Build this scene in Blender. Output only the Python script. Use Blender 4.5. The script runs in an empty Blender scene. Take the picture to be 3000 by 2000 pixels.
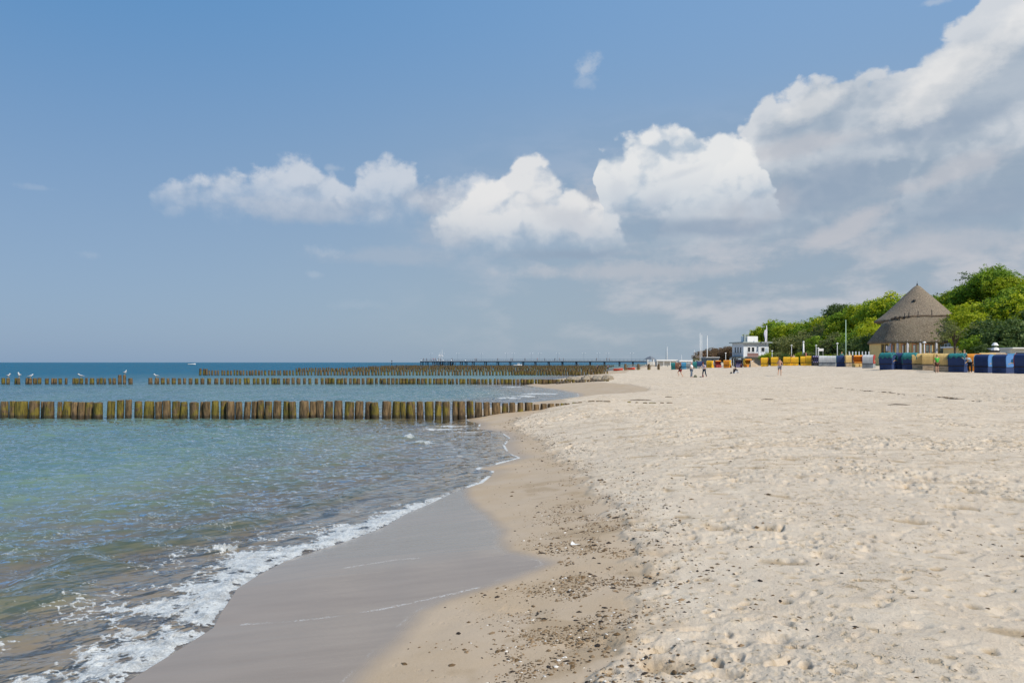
import bpy, bmesh, math, random
import numpy as np
from mathutils import Vector, Matrix
random.seed(7)
rng = np.random.default_rng(7)
C = bpy.context.scene.collection
F = 2333.0      # focal length in pixels of the 3000 pixel wide frame
CZ = 2.2        # lens height over the calm sea
HZ = 1061.0     # picture row of the horizon

# ------------------------------------------------------------------ camera
cam = bpy.data.cameras.new('camera'); camo = bpy.data.objects.new('camera', cam); C.objects.link(camo)
camo.location = (0, 0, CZ); camo.rotation_euler = (math.radians(90), 0, 0)
cam.sensor_fit = 'HORIZONTAL'; cam.sensor_width = 36.0; cam.lens = 36.0*F/3000.0
cam.shift_y = (HZ-1000.0)/3000.0
cam.clip_start = 0.05; cam.clip_end = 60000
S = bpy.context.scene; S.camera = camo
S.view_settings.view_transform = 'Standard'; S.view_settings.look = 'None'
S.view_settings.gamma = 1; S.view_settings.use_curve_mapping = False
S.view_settings.exposure = 0.0
S.cycles.adaptive_threshold = 0.02; S.cycles.max_bounces = 6; S.cycles.transparent_max_bounces = 12
S.cycles.caustics_reflective = False; S.cycles.caustics_refractive = False

SUN_EL, SUN_AZ = math.radians(46), math.radians(136)   # azimuth clockwise from +Y (the view direction)
sl = bpy.data.lights.new('sun', 'SUN'); sl.energy = 4.3; sl.angle = math.radians(0.53); sl.color = (1.0, 0.92, 0.80)
so = bpy.data.objects.new('sun', sl); C.objects.link(so)
sd = Vector((math.sin(SUN_AZ)*math.cos(SUN_EL), math.cos(SUN_AZ)*math.cos(SUN_EL), math.sin(SUN_EL)))
so.rotation_euler = (-sd).to_track_quat('-Z', 'Y').to_euler(); so.location = (40, -30, 60)

# ------------------------------------------------------------------ node helpers
FLAT = False     # True while the shader being built only needs two-dimensional textures
class N:
    """a socket with arithmetic"""
    def __init__(s, t, k): s.t, s.k = t, k
    def _m(s, op, *a):
        n = s.t.nodes.new('ShaderNodeMath'); n.operation = op
        for i, v in enumerate((s,)+a):
            if isinstance(v, N): s.t.links.new(v.k, n.inputs[i])
            else: n.inputs[i].default_value = v
        return N(s.t, n.outputs[0])
    def __add__(s, o): return s._m('ADD', o)
    def __radd__(s, o): return s._m('ADD', o)
    def __sub__(s, o): return s._m('SUBTRACT', o)
    def __rsub__(s, o): return (s*-1.0)+o
    def __mul__(s, o): return s._m('MULTIPLY', o)
    def __rmul__(s, o): return s._m('MULTIPLY', o)
    def __truediv__(s, o): return s._m('DIVIDE', o)
    def pw(s, e): return s._m('POWER', e)
    def abs(s): return s._m('ABSOLUTE')
    def mx(s, o): return s._m('MAXIMUM', o)
    def mn(s, o): return s._m('MINIMUM', o)
    def clamp(s): return s.mx(0.0).mn(1.0)
    def ss(s, a, b, lo=0.0, hi=1.0):
        n = s.t.nodes.new('ShaderNodeMapRange'); n.interpolation_type = 'SMOOTHSTEP'
        s.t.links.new(s.k, n.inputs[0])
        for i, v in enumerate((a, b, lo, hi)):
            if isinstance(v, N): s.t.links.new(v.k, n.inputs[1+i])
            else: n.inputs[1+i].default_value = v
        return N(s.t, n.outputs[0])
def vec(t, x, y, z=0.0):
    n = t.nodes.new('ShaderNodeCombineXYZ')
    for i, v in enumerate((x, y, z)):
        if isinstance(v, N): t.links.new(v.k, n.inputs[i])
        else: n.inputs[i].default_value = v
    return N(t, n.outputs[0])
def noise(t, v, scale=1.0, detail=4.0, rough=0.5, dist=0.0, lac=2.0, dim='3D'):
    n = t.nodes.new('ShaderNodeTexNoise'); n.noise_dimensions = '2D' if FLAT else dim
    if v is not None: t.links.new(v.k, n.inputs['Vector'])
    n.inputs['Scale'].default_value = scale; n.inputs['Detail'].default_value = detail
    n.inputs['Roughness'].default_value = rough; n.inputs['Distortion'].default_value = dist
    n.inputs['Lacunarity'].default_value = lac
    return N(t, n.outputs[0])
def voro(t, v, scale, detail=0.0, feature='F1', smooth=0.5, rough=0.5):
    n = t.nodes.new('ShaderNodeTexVoronoi'); n.feature = feature; n.voronoi_dimensions = '2D' if FLAT else '3D'
    t.links.new(v.k, n.inputs['Vector']); n.inputs['Scale'].default_value = scale
    n.inputs['Detail'].default_value = detail; n.inputs['Roughness'].default_value = rough
    if feature == 'SMOOTH_F1': n.inputs['Smoothness'].default_value = smooth
    return N(t, n.outputs[0])
def mixc(t, f, a, b):
    n = t.nodes.new('ShaderNodeMix'); n.data_type = 'RGBA'
    if isinstance(f, N): t.links.new(f.k, n.inputs[0])
    else: n.inputs[0].default_value = f
    for i, v in ((6, a), (7, b)):
        if isinstance(v, N): t.links.new(v.k, n.inputs[i])
        else: n.inputs[i].default_value = (v[0], v[1], v[2], 1)
    return N(t, n.outputs[2])
def mulc(t, a, b):
    n = t.nodes.new('ShaderNodeMix'); n.data_type = 'RGBA'; n.blend_type = 'MULTIPLY'; n.inputs[0].default_value = 1
    for i, v in ((6, a), (7, b)):
        if isinstance(v, N): t.links.new(v.k, n.inputs[i])
        else: n.inputs[i].default_value = (v[0], v[1], v[2], 1)
    return N(t, n.outputs[2])
def attr(t, name):
    n = t.nodes.new('ShaderNodeAttribute'); n.attribute_name = name
    return N(t, n.outputs['Fac'])
def position(t):
    n = t.nodes.new('ShaderNodeNewGeometry'); return N(t, n.outputs['Position'])
def sep(t, v):
    n = t.nodes.new('ShaderNodeSeparateXYZ'); t.links.new(v.k, n.inputs[0])
    return tuple(N(t, o) for o in n.outputs)
def curve(t, x, pts):
    n = t.nodes.new('ShaderNodeFloatCurve'); c = n.mapping.curves[0]
    pts = sorted(pts)
    c.points[0].location = pts[0]; c.points[1].location = pts[-1]
    for p in pts[1:-1]: c.points.new(*p)
    for p in c.points: p.handle_type = 'AUTO_CLAMPED'
    n.mapping.update(); t.links.new(x.k, n.inputs['Value'])
    return N(t, n.outputs[0])
def bump(t, h, strength, dist):
    n = t.nodes.new('ShaderNodeBump'); t.links.new(h.k, n.inputs['Height'])
    if isinstance(strength, N): t.links.new(strength.k, n.inputs['Strength'])
    else: n.inputs['Strength'].default_value = strength
    n.inputs['Distance'].default_value = dist
    return N(t, n.outputs[0])

# ------------------------------------------------------------------ sky: Nishita air with fair-weather cumulus mixed in by direction
FLAT = True
W = bpy.data.worlds.new('World'); S.world = W; W.use_nodes = True
t = W.node_tree; t.nodes.clear()
sky = t.nodes.new('ShaderNodeTexSky'); sky.sky_type = 'NISHITA'; sky.sun_disc = False
sky.sun_elevation = SUN_EL; sky.sun_rotation = SUN_AZ
sky.air_density = 1.0; sky.dust_density = 1.2; sky.ozone_density = 1.6; sky.altitude = 0
tc = t.nodes.new('ShaderNodeTexCoord'); d = N(t, tc.outputs['Generated'])
dx, dy, dz = sep(t, d)
hyp = (dx*dx+dy*dy)._m('SQRT').mx(1e-4)
u = dx._m('ARCTAN2', dy)            # azimuth from the view direction
w = dz/hyp                           # tangent of the elevation
def PX(px, py):                      # a spot of the 2352 wide picture as (azimuth, tan elevation)
    a = math.atan((px-1176)/1829); return a, (831-py)/1829*math.cos(a)
U0, U1 = -0.75, 0.75
u01 = (u-U0)/(U1-U0)
uw = u01+(noise(t, vec(t, u-7.0, w*1.15), 16.0, 3, 0.55)-0.5)*0.035
def envelope(pts):                   # tan elevation of a cloud outline over azimuth
    q = []
    for px, py in pts:
        a, e = PX(px, py); q.append(((a-U0)/(U1-U0), min(1, max(0, e/0.7))))
    return curve(t, uw, q)*0.7
P = vec(t, u, w*1.15)
big = noise(t, P, 7.0, 3, 0.5)-0.5
warpx = noise(t, vec(t, u+3.1, w*1.15), 22.0, 5, 0.6)-0.5
warpy = noise(t, vec(t, u+9.7, w*1.15), 22.0, 5, 0.6)-0.5
Q = vec(t, u+warpx*0.03, w*1.2+warpy*0.03)
def puffs(v):                        # rounded cauliflower heads
    a = voro(t, v, 13.0, 0, 'SMOOTH_F1', 0.35); b = voro(t, v, 31.0, 0, 'SMOOTH_F1', 0.3); c = voro(t, v, 75.0, 0, 'SMOOTH_F1', 0.3)
    return (0.75-a)*0.55+(0.75-b)*0.3+(0.75-c)*0.15
ox, oy = -0.010, 0.013
h0 = puffs(Q)+(noise(t, P, 60, 4, 0.6)-0.5)*0.12
Q2 = vec(t, u+warpx*0.03+ox, w*1.2+warpy*0.03+oy)
h1 = puffs(Q2)+(noise(t, vec(t, u+ox, w*1.15+oy), 60, 4, 0.6)-0.5)*0.12
def puffl(v):
    a = voro(t, v, 5.5, 0, 'SMOOTH_F1', 0.5); b = voro(t, v, 12.0, 0, 'SMOOTH_F1', 0.4)
    return (0.75-a)*0.62+(0.75-b)*0.38
reliefL = puffl(Q)-puffl(vec(t, u+warpx*0.03-0.020, w*1.2+warpy*0.03+0.028))
relief = (h0-h1)                     # >0 where the surface faces up-left
soft = noise(t, P, 26, 6, 0.62)-0.5
low = noise(t, vec(t, u, w*2.6), 9, 6, 0.6)-0.5
def layer(pts, hard, amp, depth, base_lo, base_hi, softness=0.0):
    """a cloud whose upper outline follows pts; returns (cover, depth below the outline)"""
    T = envelope(pts)
    dd = T-w+(h0-0.27)*amp+soft*softness+0.004
    cov = dd.ss(0.0, hard)
    return cov, dd
# 1. the grey-white bank on the right
c1, d1 = layer([(900, 831), (1180, 640), (1330, 560), (1480, 520), (1640, 420), (1700, 335), (1745, 262), (1800, 235), (1890, 205), (1940, 210), (1990, 185), (2050, 145), (2110, 95), (2180, 60), (2240, 0), (2352, -60), (2600, -100), (3300, -100)], 0.016, 0.085, 0.2, 0, 0, 0.03)
# 2. bright heap in the middle right
c2, d2 = layer([(1330, 700), (1360, 560), (1396, 350), (1440, 320), (1480, 318), (1540, 288), (1610, 300), (1670, 318), (1710, 340), (1755, 370), (1785, 450), (1850, 640)], 0.014, 0.06, 0.2, 0, 0, 0.02)
# 3. bright heap left of it
c3, d3 = layer([(900, 700), (985, 570), (1060, 440), (1100, 425), (1160, 395), (1200, 368), (1250, 385), (1300, 425), (1335, 460), (1400, 500), (1470, 600), (1560, 760)], 0.016, 0.055, 0.2, 0, 0, 0.02)
# 4. thin pale heaps over the sea
c4, d4 = layer([(330, 700), (365, 450), (420, 425), (500, 405), (560, 385), (640, 365), (700, 365), (735, 385), (770, 400), (800, 440), (835, 385), (880, 360), (930, 375), (965, 430), (1000, 440), (1050, 400), (1110, 390), (1150, 420), (1200, 520), (1250, 700)], 0.022, 0.05, 0.2, 0, 0, 0.05)
def band(py_lo, py_hi, s=0.03):      # fades out below py_lo and is full above py_hi
    return w.ss((831-py_lo)/1829, (831-py_hi)/1829)
fl = soft*0.04+(h0-0.33)*0.03
w2 = w+fl
k2 = c2*w2.ss((831-530)/1829, (831-445)/1829)
k3 = c3*w2.ss((831-590)/1829, (831-505)/1829)
k4 = c4*w2.ss((831-530)/1829, (831-410)/1829)*0.72*u01.ss(0.16, 0.26)
# wide milky veil low down, thicker to the right
veil = u01.ss(0.34, 0.72)*w.ss(0.0, 0.07, 0.35, 1.0)*(w+low*0.10).ss(0.36, 0.16)
veil = (veil*(0.62+low*1.1)).clamp()
# small wisps
def blob(px, py, rx, ry, dens, tilt=0.0):
    a, e = PX(px, py)
    ax = (u-a)+(w-e)*tilt
    r = ((ax/(rx/1829)).pw(2.0)+((w-e)/(ry/1829)).pw(2.0))._m('SQRT')
    return (1.15-r+soft*2.4).ss(0.25, 1.1)*dens
wis = blob(1350, 150, 36, 48, 0.52, -0.55).mx(blob(1345, 185, 40, 22, 0.25)).mx(blob(85, 430, 60, 10, 0.16)).mx(blob(215, 585, 34, 14, 0.16)).mx(blob(400, 487, 34, 14, 0.2)).mx(blob(2150, 4, 40, 9, 0.4)).mx(blob(765, 385, 30, 14, 0.3)).mx(blob(760, 575, 60, 22, 0.25)).mx(blob(720, 630, 30, 12, 0.2)).mx(blob(1230, 622, 110, 22, 0.3)).mx(blob(1560, 600, 150, 36, 0.25)).mx(blob(820, 700, 90, 14, 0.1))
# cloud brightness: bright faces, blue-grey undersides and hollows
def shade(dd, lo, hi, rel=4.0, fall=0.2, rl=1.0):
    s = (relief*rel+reliefL*rl+0.62+soft*0.4)*0.6+dd.ss(fall, 0.0)*0.55
    return s.ss(lo, hi)
g1 = noise(t, vec(t, u*1.0+5.0, w*2.2), 6.0, 5, 0.55)
s1 = (shade(d1, 0.25, 0.95, 2.0, 0.12, 2.6)*0.60+(g1-0.5)*1.5+0.12+d1.ss(0.07, 0.0)*0.35).clamp()
s2 = shade(d2, 0.22, 0.95, 2.6, 0.24, 2.6)*w.ss((831-520)/1829, (831-370)/1829, 0.30, 1.0)
s3 = shade(d3, 0.22, 0.98, 2.6, 0.24, 2.6)*w.ss((831-600)/1829, (831-450)/1829, 0.30, 1.0)
s4 = shade(d4, 0.25, 1.0, 2.5, 0.14)
skyc = N(t, sky.outputs[0])
air = mixc(t, w.ss(0.05, 0.50), mixc(t, u01.ss(0.1, 0.62), (.285, .405, .575), (.37, .46, .55)), mixc(t, u01.ss(0.1, 0.8), (.120, .318, .605), (.25, .435, .70)))
skyf = mulc(t, air, (7.0, 7.35, 7.7))
hsv = t.nodes.new('ShaderNodeHueSaturation'); hsv.inputs['Saturation'].default_value = 1.0
t.links.new(skyc.k, hsv.inputs['Color']); skyc = N(t, hsv.outputs[0])
K = 7.2   # sunlit cloud radiance in sky texture units
dark1, lit = (0.365*K, 0.46*K, 0.575*K), (0.76*K, 0.79*K, 0.83*K)
pale = (0.52*K, 0.60*K, 0.70*K)
airlow = (0.36*K, 0.46*K, 0.60*K)
col = mixc(t, w.ss(-0.05, 0.0, 0.0, 0.86), skyc, skyf)        # marine haze towards the horizon
col = mixc(t, wis, col, (0.66*K, 0.72*K, 0.80*K))
col = mixc(t, veil*0.85, col, mixc(t, low.ss(-0.1, 0.2), (0.37*K, 0.445*K, 0.535*K), (0.66*K, 0.66*K, 0.70*K)))
col = mixc(t, c1*w2.ss((831-640)/1829, (831-430)/1829)*u01.ss(0.56, 0.68)*0.93, col, mixc(t, s1, dark1, lit))
def sblob(px, py, rx, ry, dens, tilt=0.0):
    a, e = PX(px, py)
    r = (((u-a)/(rx/1829)).pw(2.0)+((w-e+(u-a)*tilt)/(ry/1829)).pw(2.0))._m('SQRT')
    return (1.0-r+soft*0.9+low*0.8).ss(0.0, 0.75)*dens
hollow = sblob(1880, 430, 210, 75, 0.75, -.25).mx(sblob(2150, 290, 200, 45, 0.65, -.15)).mx(sblob(1640, 520, 260, 30, 0.8)).mx(sblob(1260, 583, 230, 20, 0.8)).mx(sblob(2250, 470, 190, 60, 0.6)).mx(sblob(1800, 300, 90, 26, 0.45, -.3))
glow = sblob(1480, 622, 330, 34, 0.55).mx(sblob(1950, 520, 130, 40, 0.75, -.5)).mx(sblob(2150, 560, 260, 50, 0.55)).mx(sblob(2180, 400, 130, 38, 0.6, -.3)).mx(sblob(1830, 335, 160, 36, 0.6, -.1)).mx(sblob(1050, 520, 110, 60, 0.35)).mx(sblob(1250, 625, 90, 24, 0.4)).mx(sblob(2250, 640, 160, 40, 0.4)).mx(sblob(1350, 480, 110, 75, 0.60)).mx(sblob(1000, 465, 110, 50, 0.5)).mx(sblob(700, 480, 260, 40, 0.30)).mx(sblob(1740, 470, 110, 60, 0.35)).mx(sblob(900, 590, 200, 30, 0.22))
col = mixc(t, hollow*u01.ss(0.46, 0.56), col, (0.335*K, 0.43*K, 0.56*K))
col = mixc(t, glow, col, (0.62*K, 0.63*K, 0.68*K))
crest = sblob(2180, 170, 170, 80, 0.95, -.55).mx(sblob(1850, 250, 110, 38, 0.9, -.3)).mx(sblob(2330, 60, 120, 60, .7, -.5))*c1
col = mixc(t, crest, col, mixc(t, s1, (0.66*K, 0.70*K, 0.75*K), (0.96*K, 0.95*K, 0.94*K)))
col = mixc(t, k4, col, mixc(t, s4, (0.46*K, 0.55*K, 0.68*K), (0.80*K, 0.83*K, 0.88*K)))
col = mixc(t, k3*0.85, col, mixc(t, s3, (0.47*K, 0.57*K, 0.70*K), (0.95*K, 0.94*K, 0.93*K)))
col = mixc(t, k2*0.89, col, mixc(t, s2, (0.47*K, 0.58*K, 0.71*K), (0.97*K, 0.97*K, 0.96*K)))
fold = (sblob(1305, 500, 80, 45, 0.65, .2).mx(sblob(1240, 470, 40, 26, 0.45, .5)))*k3
col = mixc(t, fold, col, (0.62*K, 0.66*K, 0.73*K))
fold2 = (sblob(1500, 470, 60, 34, 0.6, -.6).mx(sblob(1560, 400, 70, 16, 0.4, -.3)).mx(sblob(1720, 480, 90, 26, 0.6)).mx(sblob(1420, 440, 30, 40, 0.35)))*k2
col = mixc(t, fold2, col, (0.60*K, 0.66*K, 0.75*K))
ground_cut = w.ss(-0.02, 0.0)
bg = t.nodes.new('ShaderNodeBackground'); t.links.new(col.k, bg.inputs[0]); bg.inputs[1].default_value = 0.12
ow = t.nodes.new('ShaderNodeOutputWorld'); t.links.new(bg.outputs[0], ow.inputs[0])
W.cycles.sampling_method = 'MANUAL'; W.cycles.sample_map_resolution = 512

FLAT = False
# ------------------------------------------------------------------ numpy noise
_perm = rng.permutation(4096).astype(np.int32)
_ang = (rng.random(4096)*2*np.pi).astype(np.float32)
_gx, _gy = np.cos(_ang), np.sin(_ang)
_rnd = rng.random(4096).astype(np.float32)
def _hash(i, j): return _perm[(_perm[i & 4095]+j) & 4095]
def perlin(x, y):
    xi = np.floor(x).astype(np.int32); yi = np.floor(y).astype(np.int32)
    fx = (x-xi).astype(np.float32); fy = (y-yi).astype(np.float32)
    ux = fx*fx*fx*(fx*(fx*6-15)+10); uy = fy*fy*fy*(fy*(fy*6-15)+10)
    def g(i, j, a, b):
        h = _hash(i, j); return _gx[h]*a+_gy[h]*b
    n00 = g(xi, yi, fx, fy); n10 = g(xi+1, yi, fx-1, fy); n01 = g(xi, yi+1, fx, fy-1); n11 = g(xi+1, yi+1, fx-1, fy-1)
    a = n00+(n10-n00)*ux; b = n01+(n11-n01)*ux
    return (a+(b-a)*uy)*1.5
def fbm(x, y, o=4, g=0.5):
    r = 0; a = 1.0
    for k in range(o):
        r = r+a*perlin(x*2**k+17.3*k, y*2**k-9.1*k); a *= g
    return r
def cells(x, y):
    """nearest and second nearest jittered cell point: F1, F2, random of the cell, offset"""
    xi = np.floor(x).astype(np.int32); yi = np.floor(y).astype(np.int32)
    f1 = np.full(x.shape, 9, np.float32); f2 = f1.copy(); rr = np.zeros(x.shape, np.float32)
    ax = rr.copy(); ay = rr.copy()
    for a in (-1, 0, 1):
        for b in (-1, 0, 1):
            h = _hash(xi+a, yi+b)
            px = xi+a+_rnd[h]; py = yi+b+_rnd[(h*7+13) & 4095]
            ex = (x-px).astype(np.float32); ey = (y-py).astype(np.float32); dd = np.sqrt(ex*ex+ey*ey)
            m = dd < f1
            f2 = np.where(m, f1, np.minimum(f2, dd)); f1 = np.where(m, dd, f1)
            rr = np.where(m, _rnd[(h*3+5) & 4095], rr); ax = np.where(m, ex, ax); ay = np.where(m, ey, ay)
    return f1, f2, rr, ax, ay
def sst(x, a, b):
    q = np.clip((x-a)/(b-a), 0, 1); return q*q*(3-2*q)

# ------------------------------------------------------------------ the lie of the land
def px0(px, py, z=0.0):           # 2352 wide picture -> world at height z
    Y = 1829*(CZ-z)/(py-831.0); return ((px-1176)/1829*Y, Y)
SHORE = [(-3.5, -400), (-3.3, -30), (-3.1, 0), (-2.95, 4)]
SHORE += [px0(*p) for p in [(285, 1568), (395, 1500), (490, 1440), (508, 1405), (545, 1350), (592, 1320), (655, 1287), (720, 1265), (800, 1240), (880, 1210), (930, 1180), (990, 1154), (1045, 1128), (1110, 1107), (1128, 1092), (1136, 1080), (1098, 1076), (1150, 1063), (1196, 1050), (1170, 1040), (1160, 1022), (1172, 1005), (1150, 990), (1100, 984), (1105, 972), (1078, 966)]]
SHORE += [(-1.9, 32), (-1.6, 36), (-.6, 40), (1.2, 44), (3.6, 47.5), (4.4, 52), (4.6, 56), (3.6, 64), (2.2, 70), (1.4, 76), (3.0, 90), (7, 110), (12, 134), (20, 180), (34, 250), (45, 300), (78, 440), (120, 620), (200, 1000), (600, 2500), (2500, 9000), (9000, 30000)]
SHORE = np.array(SHORE, np.float64)
def sdist(x, y):
    """signed distance to the water's edge, positive on land"""
    best = np.full(x.shape, 1e18); sgn = np.ones(x.shape)
    for (ax, ay), (bx, by) in zip(SHORE[:-1], SHORE[1:]):
        vx, vy = bx-ax, by-ay; L = vx*vx+vy*vy
        k = np.clip(((x-ax)*vx+(y-ay)*vy)/L, 0, 1)
        ex, ey = x-(ax+k*vx), y-(ay+k*vy); dd = ex*ex+ey*ey
        m = dd < best-1e-12
        best = np.where(m, dd, best)
        sgn = np.where(m, np.sign((x-ax)*vy-(y-ay)*vx), sgn)
    return np.sqrt(best)*np.where(sgn == 0, 1, sgn)
PS = [-4000, -300, -60, -25, -12, -6, -3, -1.5, -0.5, 0, 1.0, 2.2, 3.5, 5, 8, 14, 20, 26, 33, 42, 60, 100, 200, 4000]
PZ = [-25, -8, -3.2, -1.9, -1.3, -.85, -.5, -.27, -.07, 0, .12, .27, .42, .52, .56, .55, .6, .85, 1.25, 1.55, 1.7, 2.0, 2.2, 2.5]
CTRL = [(-1.18, 31, .11, 1.5), (.45, 31, .30, 1.5), (1.6, 31, .44, 1.5), (2.4, 31, .58, 1.5), (6, 31, .58, 3), (10, 80, .25, 5), (6, 80, .12, 4), (16, 134, .25, 7), (28, 180, .25, 12),
        (20.6, 91, .45, 6), (27.8, 100, .77, 6), (26, 77, .90, 7), (33, 62, 1.2, 5), (40.7, 130, 1.4, 12), (41, 167, .95, 12), (43, 110, 1.5, 10), (40.7, 91, 1.5, 8), (60, 400, 1.2, 30), (39.7, 67, 1.28, 3), (39.4, 61, 1.30, 3), (36.4, 68, 1.38, 3), (35, 73.5, 1.48, 4)]
def prof(s): return np.interp(s, PS, PZ)
_cx = np.array([c[0] for c in CTRL]); _cy = np.array([c[1] for c in CTRL]); _cz = np.array([c[2] for c in CTRL]); _cr = np.array([c[3] for c in CTRL])
_res = _cz-prof(sdist(_cx, _cy))
_A = np.exp(-((_cx[:, None]-_cx[None])**2+((_cy[:, None]-_cy[None])*0.6)**2)/(_cr[None]**2))
_wt = np.linalg.solve(_A+np.eye(len(_cx))*1e-3, _res)
def H0(x, y, s=None):
    x = np.asarray(x, float); y = np.asarray(y, float)
    if s is None: s = sdist(x, y)
    z = prof(s); c = 0
    for i in range(len(_cx)):
        c = c+_wt[i]*np.exp(-((x-_cx[i])**2+((y-_cy[i])*0.6)**2)/_cr[i]**2)
    return z+c*sst(s, 0, 1.5)
_YS = np.exp(np.linspace(math.log(2.5), math.log(900), 5000))
def ground(px, py):
    """where the line of sight through a spot of the 2352 wide picture meets the land or sea"""
    X = (px-1176)/1829*_YS; z = CZ-(py-831)/1829*_YS
    g = np.maximum(H0(X, _YS), 0); k = np.argmax(z <= g)
    return float(X[k]), float(_YS[k])
def gz(x, y): return float(H0(np.array([x]), np.array([y]))[0])

def poly_sd(poly, x, y):
    """signed distance to a closed polygon, positive inside"""
    P_ = np.array(poly, float); n = len(P_); best = np.full(x.shape, 1e18); inside = np.zeros(x.shape, bool)
    for i in range(n):
        ax, ay = P_[i]; bx, by = P_[(i+1) % n]; vx, vy = bx-ax, by-ay
        k = np.clip(((x-ax)*vx+(y-ay)*vy)/(vx*vx+vy*vy+1e-12), 0, 1)
        best = np.minimum(best, (x-ax-k*vx)**2+(y-ay-k*vy)**2)
        cond = (ay > y) != (by > y)
        with np.errstate(divide='ignore', invalid='ignore'):
            xi = ax+(y-ay)*vx/(vy if vy != 0 else 1e-12)
        inside ^= cond & (x < xi)
    return np.sqrt(best)*np.where(inside, 1, -1)
# the sheet of water just left by the last wave, and the damp sand above it
FILM = [(-3.4, 2.0)]+[(-0.9, 2.6)]+[ground(*p) for p in [(790, 1568), (838, 1520), (900, 1455), (955, 1405), (1005, 1378), (1060, 1358), (1120, 1340), (1180, 1322), (1225, 1306), (1252, 1294), (1238, 1285), (1200, 1277), (1155, 1268), (1140, 1255), (1142, 1228), (1130, 1200), (1100, 1178), (1078, 1160), (1068, 1142), (1064, 1124), (1078, 1108)]]+[(-.75, 15.5), (-1.6, 14), (-3.4, 10)]
DAMP = [(-9, -3), (0.3, -3), (0.35, 2.5)]+[ground(*p) for p in [(1340, 1568), (1400, 1500), (1450, 1420), (1482, 1340), (1462, 1260), (1438, 1200), (1400, 1160), (1350, 1110), (1300, 1070), (1268, 1040), (1235, 1012), (1200, 992), (1175, 975), (1190, 960), (1240, 946)]]+[(2.2, 33), (2.4, 38), (4.5, 43), (8, 47), (9, 52), (9, 60), (7.5, 68), (6.5, 76), (9, 90), (14, 112), (19, 134), (27, 180), (42, 250), (53, 300), (60, 330), (-9, 330)]

def radial(spec):
    """radii that grow by a step depending on the distance"""
    r = [0.4]
    while r[-1] < 28000: r.append(r[-1]+spec(r[-1]))
    return np.array(r)
def grid(name, rs, az):
    R, A = len(rs), len(az)
    rr, aa = np.meshgrid(rs, az, indexing='ij')
    return (rr*np.sin(aa)).astype(np.float64), (rr*np.cos(aa)).astype(np.float64), rr
def grid_mesh(name, X, Y, Z, mat, attrs, wrap=True):
    R, A = X.shape
    me = bpy.data.meshes.new(name); nv = R*A+(1 if wrap else 0)
    co = np.empty((nv, 3), np.float32); co[:R*A, 0] = X.ravel(); co[:R*A, 1] = Y.ravel(); co[:R*A, 2] = Z.ravel()
    if wrap: co[-1] = (0, 0, Z[0].mean())
    i = np.arange(R-1)[:, None]*A; j = np.arange(A if wrap else A-1)[None]; j2 = (j+1) % A
    f = np.stack([i+j, i+A+j, i+A+j2, i+j2], -1).reshape(-1, 4).astype(np.int32)
    f = f[:, ::-1]
    tri = np.zeros((0, 3), np.int32)
    if wrap:
        jj = np.arange(A); tri = np.stack([jj, (jj+1) % A, np.full(A, R*A)], -1).astype(np.int32)[:, ::-1]
        tri = tri[:, ::-1]
    me.vertices.add(nv); me.vertices.foreach_set('co', co.ravel())
    lv = np.concatenate([f.ravel(), tri.ravel()]); me.loops.add(len(lv)); me.loops.foreach_set('vertex_index', lv)
    ls = np.concatenate([np.arange(len(f))*4, len(f)*4+np.arange(len(tri))*3]).astype(np.int32)
    me.polygons.add(len(ls)); me.polygons.foreach_set('loop_start', ls)
    me.polygons.foreach_set('use_smooth', np.ones(len(ls), bool))
    me.update(calc_edges=True)
    for k, v in attrs.items():
        a = me.attributes.new(k, 'FLOAT', 'POINT'); vv = np.zeros(nv, np.float32); vv[:R*A] = v.ravel()
        if wrap: vv[-1] = v[0].mean()
        a.data.foreach_set('value', vv)
    me.materials.append(mat); o = bpy.data.objects.new(name, me); C.objects.link(o)
    return o

# ------------------------------------------------------------------ sand
def new_mat(name):
    m = bpy.data.materials.new(name); m.use_nodes = True; t = m.node_tree; b = t.nodes['Principled BSDF']
    return m, t, b
sand_m, t, b = new_mat('sand')
pos = position(t); dry = attr(t, 'dry'); film = attr(t, 'film'); grain = attr(t, 'grit'); green = attr(t, 'green'); fline = attr(t, 'foamline'); px2, py2, pz2 = sep(t, pos)
n_big = noise(t, pos, 0.35, 4, 0.55); n_mid = noise(t, pos, 3.0, 5, 0.6); n_fine = noise(t, pos, 90, 5, 0.7); n_gr = noise(t, pos, 420, 2, 0.8)
cdry = mixc(t, n_mid.ss(0.3, 0.7), (0.525, 0.425, 0.32), (0.625, 0.53, 0.415))
cdry = mixc(t, n_fine.ss(0.35, 0.65)*0.45, cdry, (0.77, 0.66, 0.51))
cdry = mixc(t, n_big.ss(0.35, 0.7)*0.4, cdry, (0.53, 0.45, 0.36))
cdamp = mixc(t, noise(t, pos, 1.1, 4, 0.55).ss(0.3, 0.7), (0.44, 0.33, 0.215), (0.475, 0.375, 0.27))
cdamp = mixc(t, n_fine.ss(0.4, 0.7)*0.35, cdamp, (0.55, 0.44, 0.32))
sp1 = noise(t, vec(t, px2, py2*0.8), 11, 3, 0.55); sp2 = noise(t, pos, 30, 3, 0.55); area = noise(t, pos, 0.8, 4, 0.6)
shade_speck = (sp1+(area-0.5)*0.35).ss(0.62, 0.70).mx((sp2+(area-0.5)*0.5).ss(0.66, 0.73)*0.8)
cdry = mixc(t, shade_speck*0.62, cdry, (0.27, 0.195, 0.12))  # micro-shadows of the small pits painted into the dry sand as dark specks
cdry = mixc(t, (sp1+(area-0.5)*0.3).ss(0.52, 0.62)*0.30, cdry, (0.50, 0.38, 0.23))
c = mixc(t, dry, cdamp, cdry)
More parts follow.
